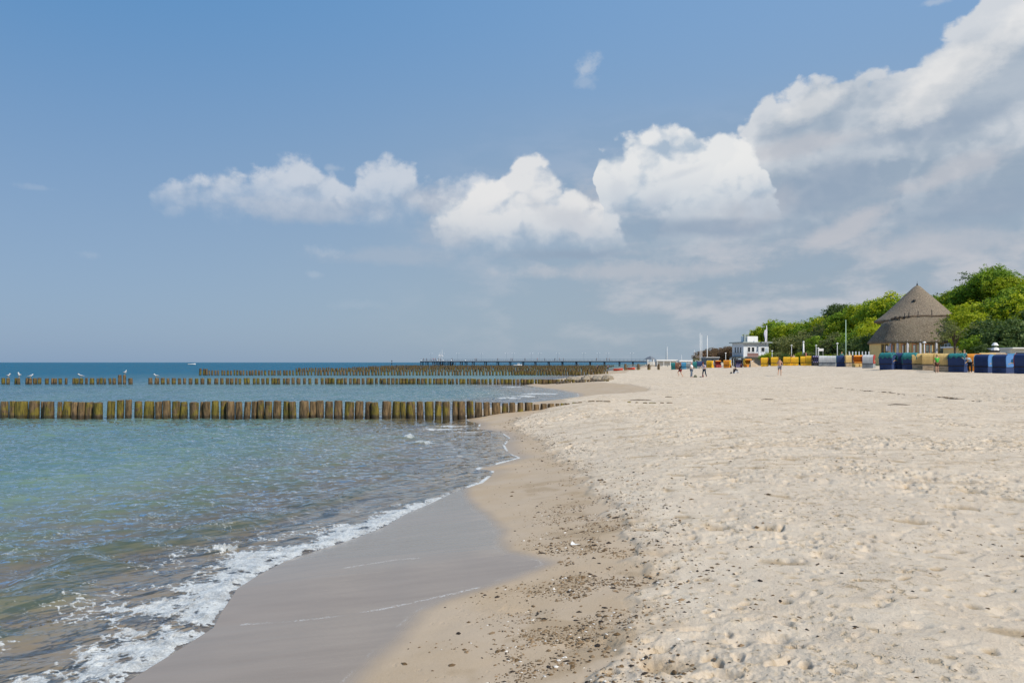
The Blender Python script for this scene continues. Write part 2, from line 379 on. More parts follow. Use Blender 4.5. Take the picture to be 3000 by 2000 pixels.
c = mixc(t, grain, c, mixc(t, n_gr.ss(0.4, 0.6), (0.33, 0.235, 0.14), (0.42, 0.32, 0.21)))
c = mixc(t, film, c, mixc(t, noise(t, vec(t, px2*1.1, py2*4.5), 1.0, 3, 0.5).ss(0.25, 0.75), (0.30, 0.225, 0.155), (0.335, 0.255, 0.18)))
c = mixc(t, fline*0.75*noise(t, pos, 55, 3, 0.7).ss(0.42, 0.60), c, (0.72, 0.72, 0.70))
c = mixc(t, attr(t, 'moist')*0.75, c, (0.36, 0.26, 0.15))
c = mixc(t, green, c, mixc(t, n_mid.ss(0.3, 0.7), (0.05, 0.09, 0.02), (0.13, 0.14, 0.05)))
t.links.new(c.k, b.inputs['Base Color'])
rg = (dry*0.25+0.7)*(1.0-film)+film*(0.13+fline*0.3)
t.links.new(rg.k, b.inputs['Roughness'])
t.links.new((film*0.45+0.12).k, b.inputs['Specular IOR Level'])
px_, py_, pz_ = sep(t, pos)
rip = noise(t, vec(t, px_*2.0, py_*9.0), 1.0, 4, 0.6)
hb = shade_speck*-0.9+n_fine*0.5+n_gr*0.25+noise(t, pos, 28, 4, 0.65)*1.1
hh = hb*(1.0-film)*(dry*0.75+0.25)+rip*film*0.35
t.links.new(bump(t, hh, 0.8, 0.012).k, b.inputs['Normal'])

def dstep(r):
    if r < 3.2: return 0.12
    if r < 30: return max(0.010, min(0.75*r*r/(796*1.65), 0.065))
    return min(0.065*(r/30)**1.6, 0.03*r+0.0)
rs = radial(dstep)
HALF = math.radians(36)
az = np.concatenate([np.linspace(-HALF, HALF, 1100), np.linspace(HALF, 2*math.pi-HALF, 122)[1:-1]])
X, Y, RR = grid('ground', rs, az)
s = sdist(X, Y)
Zb = H0(X, Y, s)
dm = poly_sd(DAMP, X, Y)
edge = 0.22*fbm(X*1.3, Y*1.3, 4, 0.6)
dryA = sst(-dm+edge*1.0, -0.12, 0.28)
fm = poly_sd(FILM, X, Y)
filmA = sst(fm+0.04*fbm(X*2, Y*2, 3), -0.22, 0.06)
near_edge = sst(s, 0.55, 0.0)*sst(Y, 12, 18)*0.55
filmA = np.maximum(filmA, near_edge)*sst(s, -0.25, 0.0)
# wind and foot-trodden relief of the dry sand
near = 1/(1+(RR/60)**2)
a1 = fbm(X*0.55, Y*0.55, 3)
patch = sst(fbm(X*0.28+40, Y*0.28+3, 3), -0.25, 0.55)
rough = fbm(X*3.1, Y*3.1, 5, 0.62)
wx = X+0.10*perlin(X*3, Y*3+50); wy = Y+0.10*perlin(X*3+90, Y*3)
f1, f2, cr, ax, ay = cells(wx/0.62, wy/0.62)
th = cr*6.283; lx = ax*np.cos(th)+ay*np.sin(th); ly = -ax*np.sin(th)+ay*np.cos(th)
pr = np.sqrt((lx/0.30)**2+(ly/0.17)**2)
pit = np.where(cr > 0.50, -np.exp(-pr**2.4)*(0.6+cr)+0.2*np.exp(-((pr-1.25)/0.32)**2), 0)
g1, g2, gr, bx, by = cells(wx/0.17+7, wy/0.17)
gp = np.sqrt((bx/0.26)**2+(by/0.2)**2)
h1_, h2_, hr_, _a, _b = cells(wx/0.36+3, wy/0.36+8)
hp = np.sqrt((_a/.24)**2+(_b/.15)**2)
mpit = np.where(hr_ > .60, -np.exp(-hp**2.2)*(0.4+hr_)+.15*np.exp(-((hp-1.3)/.35)**2), 0)
spit = np.where(gr > 0.50, -np.exp(-gp**2)*(0.5+gr)+0.3*np.exp(-((gp-1.3)/0.4)**2), 0)
clod = np.maximum(0, fbm(X*9, Y*9, 3, 0.6)-0.18)
rel = 0.026*a1+0.013*rough*(0.4+patch)+0.034*pit*(0.25+patch)+0.026*spit*(0.5+patch)+0.034*mpit*(0.45+patch)+0.020*clod*patch
far_flat = sst(X-0.28*Y, 26, 14)                       # raked strip in front of the beach chairs
far_flat = np.where(Y > 55, sst(X/np.maximum(Y, 1), 0.52, 0.30), 1.0)
dstr = dryA*(0.35+0.65*far_flat)*sst(RR, 900, 120)
Z = Zb+rel*dstr+0.006*fbm(X*1.5, Y*1.5, 3)*sst(s, 0, 2)*(1-filmA)
# low scarp where the dry sand is broken off, a few trodden spots on the damp strip
Z += 0.03*sst(-dm+edge, -0.05, 0.12)*(RR < 400)
ft = np.where(cr > 0.86, -np.exp(-pr**2)*0.02, 0)*(1-dryA)*(1-filmA)*(dm > 0)*sst(s, 1.2, 2.4)
Z += ft
def polyline_d(pts, x, y):
    best = np.full(x.shape, 1e9)
    for (ax_, ay_), (bx_, by_) in zip(pts[:-1], pts[1:]):
        vx, vy = bx_-ax_, by_-ay_; k = np.clip(((x-ax_)*vx+(y-ay_)*vy)/(vx*vx+vy*vy), 0, 1)
        best = np.minimum(best, (x-ax_-k*vx)**2+(y-ay_-k*vy)**2)
    return np.sqrt(best)
L1 = [ground(*p) for p in [(560, 1432), (640, 1428), (720, 1420), (800, 1410), (880, 1397), (960, 1380), (1040, 1362), (1100, 1348)]]
L2 = [ground(*p) for p in [(770, 1307), (830, 1297), (900, 1285), (960, 1280)]]
sel = (RR < 14)
lineA = np.zeros_like(X)
lineA[sel] = np.maximum(sst(polyline_d(L1, X[sel], Y[sel])+0.012*fbm(X[sel]*6, Y[sel]*6, 3), 0.022, 0.004)*sst(fbm(X[sel]*2.2, Y[sel]*2.2, 3), -.55, .1), sst(polyline_d(L2, X[sel], Y[sel])+0.015*fbm(X[sel]*6, Y[sel]*6, 3), 0.03, 0.004)*sst(fbm(X[sel]*3, Y[sel]*3, 3), -.1, .4))
rim = sst(np.abs(fm-0.02+0.01*fbm(X*5, Y*5, 3)), 0.02, 0.0)*sst(fbm(X*2.7, Y*2.7, 3), 0.05, 0.5)*(s > 0.3)*(RR < 12)
lineA = np.maximum(lineA, rim*0.35)
Z -= 0.0
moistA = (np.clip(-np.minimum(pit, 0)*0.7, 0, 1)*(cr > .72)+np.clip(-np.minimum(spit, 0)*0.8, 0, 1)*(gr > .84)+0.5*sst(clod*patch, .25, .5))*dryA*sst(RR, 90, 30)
gritA = sst(fbm(X*1.1+5, Y*1.1, 4, 0.6)-0.55*np.abs(dm-0.55)+0.25*sst(Y, 7.5, 4), 0.05, 0.5)*(dm > -0.5)*(dm < 1.9)*sst(fm, -0.15, -0.7)*(RR < 14)*0.75
gritA = np.maximum(gritA, 0.35*sst(fbm(X*0.5, Y*2.2, 4, 0.6), 0.25, 0.7)*dryA*(RR > 12))
greenA = sst(s+4*fbm(X*0.1, Y*0.1, 3), 52, 60)*(Y > 20)
ground_o = grid_mesh('beach', X, Y, Z, sand_m, dict(dry=dryA, film=filmA, grit=gritA, green=greenA, foamline=lineA, moist=np.clip(moistA, 0, 1)))
ground_o['kind'] = 'structure'
_Zr, _Xs, _Ys = None, None, None
_relief = (rs, az[:1100], Z[:, :1100].copy())
def gzr(x, y):
    """height of the finished sand, with its relief"""
    r = math.hypot(x, y); a = math.atan2(x, y)
    i = int(np.searchsorted(rs, r)); j = int(round((a+HALF)/(2*HALF)*1099))
    return float(_relief[2][min(max(i, 1), len(rs)-1), min(max(j, 0), 1099)])
del X, Y, RR, f1, f2, ax, ay, lx, ly, pr, g1, g2, bx, by, gp

# ------------------------------------------------------------------ sea
sea_m, t, b = new_mat('sea_water')
for n_ in list(t.nodes):
    if n_.type != 'OUTPUT_MATERIAL': t.nodes.remove(n_)
out = t.nodes['Material Output']
pos = position(t); dep = attr(t, 'depth'); foam = attr(t, 'foam'); px_, py_, pz_ = sep(t, pos)
dist = (px_*px_+py_*py_)._m('SQRT')
shal, mid, deep = (0.28, 0.225, 0.15), (0.105, 0.180, 0.172), (0.006, 0.100, 0.170)
body = mixc(t, dep.ss(0.25, 1.1), shal, mid)
body = mixc(t, (dep+(noise(t, vec(t, px_*0.05, py_*0.02), 1.0, 4, 0.6)-0.5)*2.4).ss(1.8, 4.0), body, deep)
body = mixc(t, attr(t, 'crest')*dep.ss(3.0, 1.0)*0.7, body, (0.16, 0.23, 0.12))  # light passing through the wave crests, put into the body colour as green
body = mulc(t, body, mixc(t, noise(t, vec(t, px_*0.3, py_*0.12), 1.0, 4, 0.6).ss(0.3, 0.7), (0.82, 0.86, 0.90), (1.15, 1.12, 1.05)))
def ripple(a, bb, ang, det=1.3):
    ca, sa = math.cos(ang), math.sin(ang)
    return noise(t, vec(t, (px_*ca+py_*sa)*a, (py_*ca-px_*sa)*bb), 1.0, det, 0.5)
fine = ripple(3.6, 4.8, 0.25)*0.62*dist.ss(45, 14, 0.25, 1.0)+ripple(1.5, 2.1, -0.2)*1.05+ripple(10, 12, 0.6)*0.20*dist.ss(16, 6)
farw = ripple(0.40, 0.55, 0.1, 2.0)*3.6
hgt = fine+farw*dist.ss(25, 120)
calm = dep.ss(0.0, 0.9, 0.26, 0.95)
nrm = bump(t, hgt, calm, 0.27)
dif = t.nodes.new('ShaderNodeBsdfDiffuse'); t.links.new(body.k, dif.inputs[0])
tr = t.nodes.new('ShaderNodeBsdfTransparent'); tr.inputs[0].default_value = (0.95, 0.96, 0.92, 1)
opa = dep.ss(-0.08, 1.0)*0.93+0.05
opa = (opa+(noise(t, vec(t, px_*2.2, py_*3.2), 1.0, 4, 0.6)-0.5)*0.15).clamp()
m1 = t.nodes.new('ShaderNodeMixShader'); t.links.new(opa.k, m1.inputs[0]); t.links.new(tr.outputs[0], m1.inputs[1]); t.links.new(dif.outputs[0], m1.inputs[2])
gl = t.nodes.new('ShaderNodeBsdfGlossy'); gl.inputs['Roughness'].default_value = 0.05; t.links.new(nrm.k, gl.inputs['Normal'])
gl.inputs[0].default_value = (0.93, 0.96, 1, 1)
t.links.new(dist.ss(10, 150, 0.05, 0.22).k, gl.inputs['Roughness'])
fr = t.nodes.new('ShaderNodeFresnel'); fr.inputs[0].default_value = 1.333; t.links.new(nrm.k, fr.inputs['Normal'])
frk = (N(t, fr.outputs[0])*dist.ss(20, 170, 1.0, 0.34)+0.05)
m2 = t.nodes.new('ShaderNodeMixShader'); t.links.new(frk.k, m2.inputs[0]); t.links.new(m1.outputs[0], m2.inputs[1]); t.links.new(gl.outputs[0], m2.inputs[2])
fd = t.nodes.new('ShaderNodeBsdfPrincipled'); fd.inputs['Base Color'].default_value = (0.66, 0.68, 0.67, 1); fd.inputs['Roughness'].default_value = 0.55
fd.inputs['Subsurface Weight'].default_value = 0.0
fh = noise(t, pos, 45, 5, 0.7)+voro(t, pos, 60, 1, 'F1')*0.7
t.links.new(bump(t, fh, 0.8, 0.012).k, fd.inputs['Normal'])
lace = noise(t, pos, 40, 5, 0.7)
big_f = noise(t, vec(t, px_*5, py_*7), 1.0, 4, 0.6)
ff = (foam*1.1-0.05+(lace-0.5)*1.5).ss(0.15, 0.70)*foam.ss(0.0, 0.06)
m3 = t.nodes.new('ShaderNodeMixShader'); t.links.new((ff*((lace+big_f)*0.5).ss(0.36, 0.60, 0.42, 0.93)).k, m3.inputs[0]); t.links.new(m2.outputs[0], m3.inputs[1]); t.links.new(fd.outputs[0], m3.inputs[2])
t.links.new(m3.outputs[0], out.inputs[0])

def wstep(r):
    if r < 3.2: return 0.15
    if r < 50: return max(0.014, min(0.6*r*r/(796*2.2), 0.085))
    return min(0.085*(r/50)**1.8, 0.035*r)
rs2 = radial(wstep)
az2 = np.concatenate([np.linspace(-HALF, math.radians(14), 760), np.linspace(math.radians(14), 2*math.pi-HALF, 150)[1:-1]])
X, Y, RR = grid('sea', rs2, az2)
s = sdist(X, Y)
bed = H0(X, Y, s)
off = sst(s, 0.0, -2.5)
fade = 1/(1+(RR/70)**2)
c15, s15 = math.cos(0.16), math.sin(0.16)
Xr, Yr = X*c15+Y*s15, Y*c15-X*s15
hw = 0.042*fbm(Xr*0.9, Yr*1.35, 5, 0.62)+0.016*(1-np.abs(fbm(Xr*0.9+31, Yr*2.6, 3, 0.6)))
hw = hw*off*(0.3+0.7*fade)*sst(RR, 400, 80)
# swell coming in: two low crests following the beach
jit = 0.45*perlin(X*0.5, Y*0.5)+0.2*perlin(X*1.7, Y*1.7)
cr1 = np.exp(-((s+1.75+jit)/0.26)**2)*sst(Y, 17, 11)*(0.55+0.6*perlin(X*0.8+3, Y*0.8))
cr2 = np.exp(-((s+3.9+1.4*jit)/0.45)**2)*sst(Y, 26, 13)*0.6
hw += 0.12*cr1+0.05*cr2
# foam
Wd = np.interp(Y, [0, 5.4, 6.6, 8.2, 9.3, 10.6, 12.6, 14, 16.5, 30, 45, 60, 100], [.62, .62, .52, .60, .56, .40, .16, .08, .05, .05, .10, .10, .05])
sw = s+(0.10*fbm(X*2.3, Y*2.3, 4, 0.6)+0.03)*sst(Wd, 0.1, 0.4)
inner = np.clip(-sw/Wd, 0, 3)
lac = fbm(X*5, Y*5, 5, 0.65)
nr = (RR < 40)&(s < 0.2)&(s > -4)
wxx, wyy = X[nr]+0.05*perlin(X[nr]*6, Y[nr]*6), Y[nr]+0.05*perlin(X[nr]*6+9, Y[nr]*6)
q1, q2, _, _, _ = cells(wxx*6.5, wyy*8.5); r1, r2, _, _, _ = cells(wxx*14+4, wyy*17)
web = np.zeros_like(X); web[nr] = 0.62*sst(q2-q1, 0.34, 0.02)+0.38*sst(r2-r1, 0.40, 0.04)
big = np.zeros_like(X); big[nr] = fbm(X[nr]*1.5+2, Y[nr]*1.9, 3, 0.55)
dens = sst(inner, 1.9, -0.05)*(sw < 0.03)
fo = sst(dens*1.10+0.50*(web-0.45)+0.65*big+0.30*lac-0.20, 0.15, 0.85)*(sw < 0.03)*sst(inner, 2.0, 1.5)
thin = sst(Y, 12, 15)
brk = sst(fbm(X*0.9, Y*0.9, 3, 0.6), -0.35, 0.25)
fo = fo*(1-thin)+thin*np.where(sw < 0.02, sst(-sw, 0.10+0.04*lac, 0.02), 0)*brk
trail = sst(inner, 4.2, 1.6)*sst(big+0.3*web, 0.05, 0.55)*sst(web, 0.35, 0.8)*0.8*sst(Y, 15, 11)*sst(-sw, 0.0, 0.3)
fo = np.maximum(fo, trail)
def fblob(px, py, rx, ry, ang, st):
    global fo, hw
    cx, cy = px0(px, py); ca, sa = math.cos(ang), math.sin(ang)
    a_ = ((X-cx)*ca+(Y-cy)*sa)/rx; b_ = (-(X-cx)*sa+(Y-cy)*ca)/ry
    g = np.exp(-(a_**2+b_**2)); v = sst(g*1.1+0.8*lac*g+0.5*(fbm(X*1.2+5, Y*4, 4, .6))*g, 0.38, 0.95)*st
    fo = np.maximum(fo, v); return g
g = fblob(515, 1262, 0.15, 0.24, 0.1, 0.85); hw += 0.07*g*np.clip(0.5+1.2*lac, 0, 2)
g = fblob(940, 1005, 0.20, 0.40, 0.05, 0.62); hw += 0.06*g*np.clip(0.6+lac, 0, 2)
g = fblob(975, 1018, 0.45, 0.18, -0.25, 0.5); hw += 0.04*g
g = fblob(1015, 985, 0.8, 0.3, 0.1, 0.75)
g = fblob(1050, 992, 0.8, 0.25, 0.1, 0.6)
g = fblob(1040, 978, 0.7, 0.3, 0.1, 0.7)
g = fblob(1165, 915, 0.9, 0.9, 0.0, 0.9); hw += 0.05*g
g = fblob(1205, 912, 1.0, 1.0, 0.3, 1.0); hw += 0.10*g
g = fblob(1240, 905, 1.4, 1.2, 0.2, 0.9); hw += 0.06*g
g = fblob(1175, 888, 1.2, 1.6, 0.2, 0.7)
# thin foam line that runs out along the edge at the little point
l1 = poly_sd([px0(*p) for p in [(1098, 1077), (1150, 1064), (1196, 1050), (1197, 1051), (1150, 1066), (1098, 1079)]], X, Y)
fo = np.maximum(fo, sst(l1, -0.06, -0.01)*(s < 0.05))
fo = np.maximum(fo, 0.0)
hw += 0.012*sst(-s, 0.0, 0.12)*sst(-s, 0.5, 0.15)*(Y > 0)+0.022*sst(-s, 0.0, 0.12)*np.clip(fo, 0, 1)*np.clip(0.6+0.8*fbm(X*7, Y*7, 3), 0, 2)*fade*(s < 0)
zw = hw-np.clip(s-0.01, 0, 50)*0.35
zw = np.where(s > 0.03, np.minimum(zw, bed-0.03), zw)
sea_o = grid_mesh('sea', X, Y, zw, sea_m, dict(depth=np.clip(-bed, -0.1, 30), foam=fo, crest=np.clip(hw/0.05, 0, 1)*(s < -0.8)*sst(RR, 60, 20)))
sea_o['kind'] = 'structure'
del X, Y, RR, s, bed, hw, fo, lac
# ------------------------------------------------------------------ object helpers
class MB:
    """collects simple shapes and links them as one mesh object"""
    def __init__(s): s.v, s.f, s.mi, s.cur = [], [], [], 0
    def add(s, vs, fs):
        o = len(s.v); s.v += [tuple(v) for v in vs]; s.f += [tuple(i+o for i in f) for f in fs]; s.mi += [s.cur]*len(fs); return s
    def box(s, c, d, rz=0.0, taper=1.0, M=None):
        hx, hy, hz = d[0]/2, d[1]/2, d[2]/2; ca, sa = math.cos(rz), math.sin(rz); vs = []
        for z in (-1, 1):
            k = taper if z > 0 else 1.0
            for x, y in ((-1, -1), (1, -1), (1, 1), (-1, 1)):
                X, Y = x*hx*k, y*hy*k; vs.append((c[0]+X*ca-Y*sa, c[1]+X*sa+Y*ca, c[2]+z*hz))
        return s.add(vs, [(0, 3, 2, 1), (4, 5, 6, 7), (0, 1, 5, 4), (1, 2, 6, 5), (2, 3, 7, 6), (3, 0, 4, 7)])
    def tube(s, pts, rad, n=8, caps=True):
        pts = [Vector(p) for p in pts]
        if not isinstance(rad, (list, tuple)): rad = [rad]*len(pts)
        vs = []
        for i, p in enumerate(pts):
            d = (pts[min(i+1, len(pts)-1)]-pts[max(i-1, 0)]).normalized()
            a = d.orthogonal().normalized() if abs(d.z) < .95 else Vector((1, 0, 0)); a = (a-d*a.dot(d)).normalized(); b = d.cross(a)
            for k in range(n):
                t_ = 2*math.pi*k/n; vs.append(p+(a*math.cos(t_)+b*math.sin(t_))*rad[i])
        fs = [(i*n+k, i*n+(k+1) % n, (i+1)*n+(k+1) % n, (i+1)*n+k) for i in range(len(pts)-1) for k in range(n)]
        if caps: fs += [tuple(range(n))[::-1], tuple((len(pts)-1)*n+k for k in range(n))]
        return s.add(vs, fs)
    def lathe(s, prof_, c=(0, 0, 0), n=24, sx=1.0, sy=1.0):
        vs = [(c[0]+r*sx*math.cos(2*math.pi*k/n), c[1]+r*sy*math.sin(2*math.pi*k/n), c[2]+z) for r, z in prof_ for k in range(n)]
        fs = [(i*n+k, i*n+(k+1) % n, (i+1)*n+(k+1) % n, (i+1)*n+k) for i in range(len(prof_)-1) for k in range(n)]
        fs += [tuple(range(n))[::-1], tuple((len(prof_)-1)*n+k for k in range(n))]
        return s.add(vs, fs)
    def prism(s, poly, x0, x1):
        """polygon in (y, z) swept along x"""
        n = len(poly); vs = [(x0, y, z) for y, z in poly]+[(x1, y, z) for y, z in poly]
        fs = [(k, (k+1) % n, n+(k+1) % n, n+k) for k in range(n)]+[tuple(range(n))[::-1], tuple(range(n, 2*n))]
        return s.add(vs, fs)
    def ball(s, c, r, n=8, m=6):
        if not isinstance(r, (tuple, list)): r = (r, r, r)
        vs = [(c[0]+r[0]*math.sin(math.pi*(i+.5)/m)*math.cos(2*math.pi*k/n), c[1]+r[1]*math.sin(math.pi*(i+.5)/m)*math.sin(2*math.pi*k/n), c[2]+r[2]*math.cos(math.pi*(i+.5)/m)) for i in range(m) for k in range(n)]
        fs = [(i*n+k, (i+1)*n+k, (i+1)*n+(k+1) % n, i*n+(k+1) % n) for i in range(m-1) for k in range(n)]
        fs += [tuple(range(n)), tuple((m-1)*n+k for k in range(n))[::-1]]
        return s.add(vs, fs)
    def mesh(s, name, mats, smooth=False):
        me = bpy.data.meshes.new(name); me.from_pydata(s.v, [], s.f)
        if not isinstance(mats, (list, tuple)): mats = [mats]
        for m in mats: me.materials.append(m)
        me.polygons.foreach_set('material_index', s.mi)
        me.polygons.foreach_set('use_smooth', [smooth]*len(s.f)); me.update(); return me
    def build(s, name, mats, parent=None, smooth=False, bevel=0.0):
        o = bpy.data.objects.new(name, s.mesh(name, mats, smooth)); C.objects.link(o)
        if parent: o.parent = parent
        if bevel:
            b_ = o.modifiers.new('bevel', 'BEVEL'); b_.width = bevel; b_.segments = 2; b_.limit_method = 'ANGLE'
        return o
def thing(name, label, cat, loc=(0, 0, 0), rz=0.0, group=None):
    o = bpy.data.objects.new(name, None); C.objects.link(o); o.location = loc; o.rotation_euler = (0, 0, rz)
    o.empty_display_size = 0.2
    return tag(o, label, cat, group)
def tag(o, label, cat, group=None):
    o['label'] = label; o['category'] = cat
    if group: o['group'] = group
    return o
def copy_tree(o, parent=None):
    c = o.copy(); C.objects.link(c); c.parent = parent
    for ch in list(o.children): copy_tree(ch, c)
    return c
def X3(px, Y): return (px-1500.0)/F*Y          # across, from a column of the 3000 wide picture
def Z3(py, Y): return CZ-(py-HZ)/F*Y           # height, from a row of it

_mats = {}
def mat(name, col, rough=0.7, var=0.12, scale=6.0, metal=0.0, spec=0.3, bumpd=0.0, trans=0.0, col2=None, rnd=0.0):
    if name in _mats: return _mats[name]
    m, t, b = new_mat(name); pos = N(t, t.nodes.new('ShaderNodeTexCoord').outputs['Object'])
    n1 = noise(t, pos, scale, 4, 0.6)
    lo = col2 if col2 else tuple(c*(1-var) for c in col); hi = col if col2 else tuple(min(1, c*(1+var)) for c in col)
    c = mixc(t, n1.ss(0.3, 0.7), lo, hi)
    if rnd:
        oi = t.nodes.new('ShaderNodeObjectInfo'); r = N(t, oi.outputs['Random'])
        c = mulc(t, c, mixc(t, r, (1-rnd, 1-rnd, 1-rnd), (1+rnd, 1+rnd*0.9, 1+rnd*0.7)))
    t.links.new(c.k, b.inputs['Base Color']); b.inputs['Roughness'].default_value = rough; b.inputs['Metallic'].default_value = metal
    b.inputs['Specular IOR Level'].default_value = spec
    if bumpd: t.links.new(bump(t, noise(t, pos, scale*3, 4, 0.65), 0.6, bumpd).k, b.inputs['Normal'])
    _mats[name] = m; return m

# ------------------------------------------------------------------ groynes: rows of old timber posts
post_m, t, b = new_mat('weathered_post')
tcn = t.nodes.new('ShaderNodeTexCoord'); po = N(t, tcn.outputs['Object']); wp = position(t); ox_, oy_, oz_ = sep(t, wp)
oi = t.nodes.new('ShaderNodeObjectInfo'); rn = N(t, oi.outputs['Random'])
gr_ = noise(t, vec(t, ox_*16, oy_*16, oz_*2.2), 1.0, 4, 0.65)
big_ = noise(t, wp, 3.1, 3, 0.5)
wood = mixc(t, gr_.ss(0.3, 0.7), (0.022, 0.014, 0.006), (0.26, 0.17, 0.08))
wood = mixc(t, rn, wood, mixc(t, gr_.ss(0.3, 0.7), (0.03, 0.022, 0.010), (0.16, 0.105, 0.05)))
moss = mixc(t, gr_.ss(.3, .7), (0.045, 0.045, 0.004), (0.25, 0.20, 0.015))
c = mixc(t, (big_+(rn-0.5)*0.35+(oz_-0.35)*-0.15).ss(0.46, 0.62)*0.75*(1.0-oz_.ss(0.62, 0.80)), wood, moss)
wet = (oz_+(gr_-0.5)*0.10).ss(0.21, 0.10)
c = mixc(t, wet*0.75, c, (0.030, 0.022, 0.014))
t.links.new(c.k, b.inputs['Base Color']); t.links.new((0.85-wet*0.45).k, b.inputs['Roughness'])
t.links.new(bump(t, gr_, 0.8, 0.03).k, b.inputs['Normal'])
def post_mesh(seed, n=11, rings=7):
    r_ = random.Random(seed); m = MB(); ph = [r_.random()*6.28 for _ in range(4)]; bulge = r_.uniform(0.0, 0.16); tap = r_.uniform(-0.05, 0.12)
    prof_ = [(0.0, -1.0)]+[(i/(rings-1), 0) for i in range(rings)]
    vs = []; zs = [-1.0]+[i/(rings-1) for i in range(rings)]+[1.015]
    for zi, z in enumerate(zs):
        zz = max(0, z)
        for k in range(n):
            a = 2*math.pi*k/n
            r = 1+0.07*math.sin(2*a+ph[0])+0.05*math.sin(3*a+ph[1]+zz*2)+0.04*math.sin(5*a+ph[2]-zz*3)+bulge*math.sin(math.pi*min(1, zz*1.05)*0.9)-tap*zz+r_.uniform(-.02, .02)
            if zi == len(zs)-1: r *= 0.86
            vs.append((r*math.cos(a), r*math.sin(a), z+(r_.uniform(-.012, .012) if z > 0.9 else 0)))
    fs = [(i*n+k, i*n+(k+1) % n, (i+1)*n+(k+1) % n, (i+1)*n+k) for i in range(len(zs)-1) for k in range(n)]+[tuple((len(zs)-1)*n+k for k in range(n))]
    m.add(vs, fs); return m
post_meshes = [post_mesh(i).mesh('groyne_post', post_m, True) for i in range(14)]
for me in post_meshes:
    me.polygons[-1].use_smooth = False
def words_ord(n):
    ones = ['', 'first', 'second', 'third', 'fourth', 'fifth', 'sixth', 'seventh', 'eighth', 'ninth', 'tenth', 'eleventh', 'twelfth', 'thirteenth', 'fourteenth', 'fifteenth', 'sixteenth', 'seventeenth', 'eighteenth', 'nineteenth']
    tens = {2: 'twent', 3: 'thirt', 4: 'fort', 5: 'fift', 6: 'sixt', 7: 'sevent', 8: 'eight', 9: 'ninet'}
    if n < 20: return ones[n]
    if n < 100: return tens[n//10]+('ieth' if n % 10 == 0 else 'y-'+ones[n % 10])
    if n == 100: return 'hundredth'
    return 'hundred-and-'+words_ord(n-100)
def put_post(x, y, z0, top, rad, label, group, lean=0.03):
    o = bpy.data.objects.new('groyne_post', random.choice(post_meshes)); C.objects.link(o)
    o.location = (x, y, z0); o.scale = (rad, rad*random.uniform(.85, 1.1), top-z0)
    o.rotation_euler = (random.gauss(0, lean), random.gauss(0, lean), random.random()*6.28)
    return tag(o, label, 'post', group)
R1 = [(0, 85), (115, 190), (190, 305), (335, 440), (460, 515), (512, 640), (655, 702), (700, 800), (805, 895), (900, 975), (975, 1070), (1095, 1200), (1230, 1310), (1330, 1410), (1425, 1505), (1550, 1635), (1650, 1750), (1790, 1872), (1875, 1960), (1980, 2055), (2075, 2150), (2185, 2290)]
R1 = [(a/3.92, b_/3.92) for a, b_ in R1]
R1 += [(500+a/3.92, 500+b_/3.92) for a, b_ in [(330, 375), (385, 455), (475, 550), (565, 650), (650, 735), (750, 820), (835, 905), (925, 990), (1000, 1075), (1090, 1165), (1180, 1265), (1290, 1355), (1370, 1455), (1470, 1585), (1590, 1665), (1670, 1760), (1770, 1860), (1880, 1975), (2000, 2100), (2110, 2200), (2220, 2300)]]
R1 += [(1100+a/3.92, 1100+b_/3.92) for a, b_ in [(-45, 50), (75, 170), (190, 285), (290, 350), (355, 460), (475, 555), (570, 665), (680, 765), (775, 855), (880, 950), (955, 1030), (1050, 1130), (1140, 1220), (1240, 1320), (1335, 1430), (1455, 1520), (1530, 1610), (1630, 1700), (1710, 1800), (1810, 1880), (1890, 1970), (1980, 2060), (2065, 2110), (2115, 2160), (2165, 2230)]]
Y1 = 31.0
for i, (a, b_) in enumerate(R1):
    cx = (a+b_)/2; x = X3(cx, Y1)+0; wid = (b_-a)/F*Y1; g_ = max(0.0, gz(x, Y1))
    shape = 'wide mossy' if wid > 0.36 else ('thin' if wid < 0.27 else 'stout brown')
    tp = 0.665-0.09*max(0, (cx-1300)/370)+random.gauss(0, .016)
    if i in (13, 14): tp += 0.05
    where = 'in the water' if g_ < 0.02 else 'half sunk in the sand'
    put_post(x, Y1+random.gauss(0, .05), min(-.02, g_-.3), max(tp, g_+0.03), wid/2*1.01, '%s post %s, %s from the sea end, front groyne' % (shape, where, words_ord(i+1)), 'timber posts of the front groyne', 0.03)
# flat stubs where the groyne runs on under the sand
for i, (px, wpx) in enumerate([(1686, 20), (1700, 12), (1728, 10), (1737, 10), (1752, 12), (1762, 8), (1778, 22), (1843, 10), (1866, 9), (1890, 12), (1912, 22), (1940, 10), (1962, 18)]):
    x = X3(px, Y1+.2); m = MB(); g_ = gzr(x, Y1+.2)
    L_ = wpx/F*Y1
    vs = []; m.box((0, 0, 0.0), (L_, 0.16, 0.07), random.uniform(-.1, .1), 0.9)
    o = m.build('buried_timber_stub', post_m, bevel=0.02); o.location = (x, Y1+.2, g_+0.0)
    tag(o, 'flat timber stub in the sand, %s along the line beyond the front groyne' % words_ord(i+1), 'timber stub', 'buried stubs of the front groyne')
Y2 = 80.0
R2 = [40, 97, 173, 220, 305, 350, 405, 460, 535, 605, 640, 690, 755, 850, 877, 930, 993, 1052, 1122, 1165, 1210, 1258, 1310, 1372, 1435, 1505, 1725, 1795, 1862, 1930, 1990, 2065, 2120, 2182, 2258]
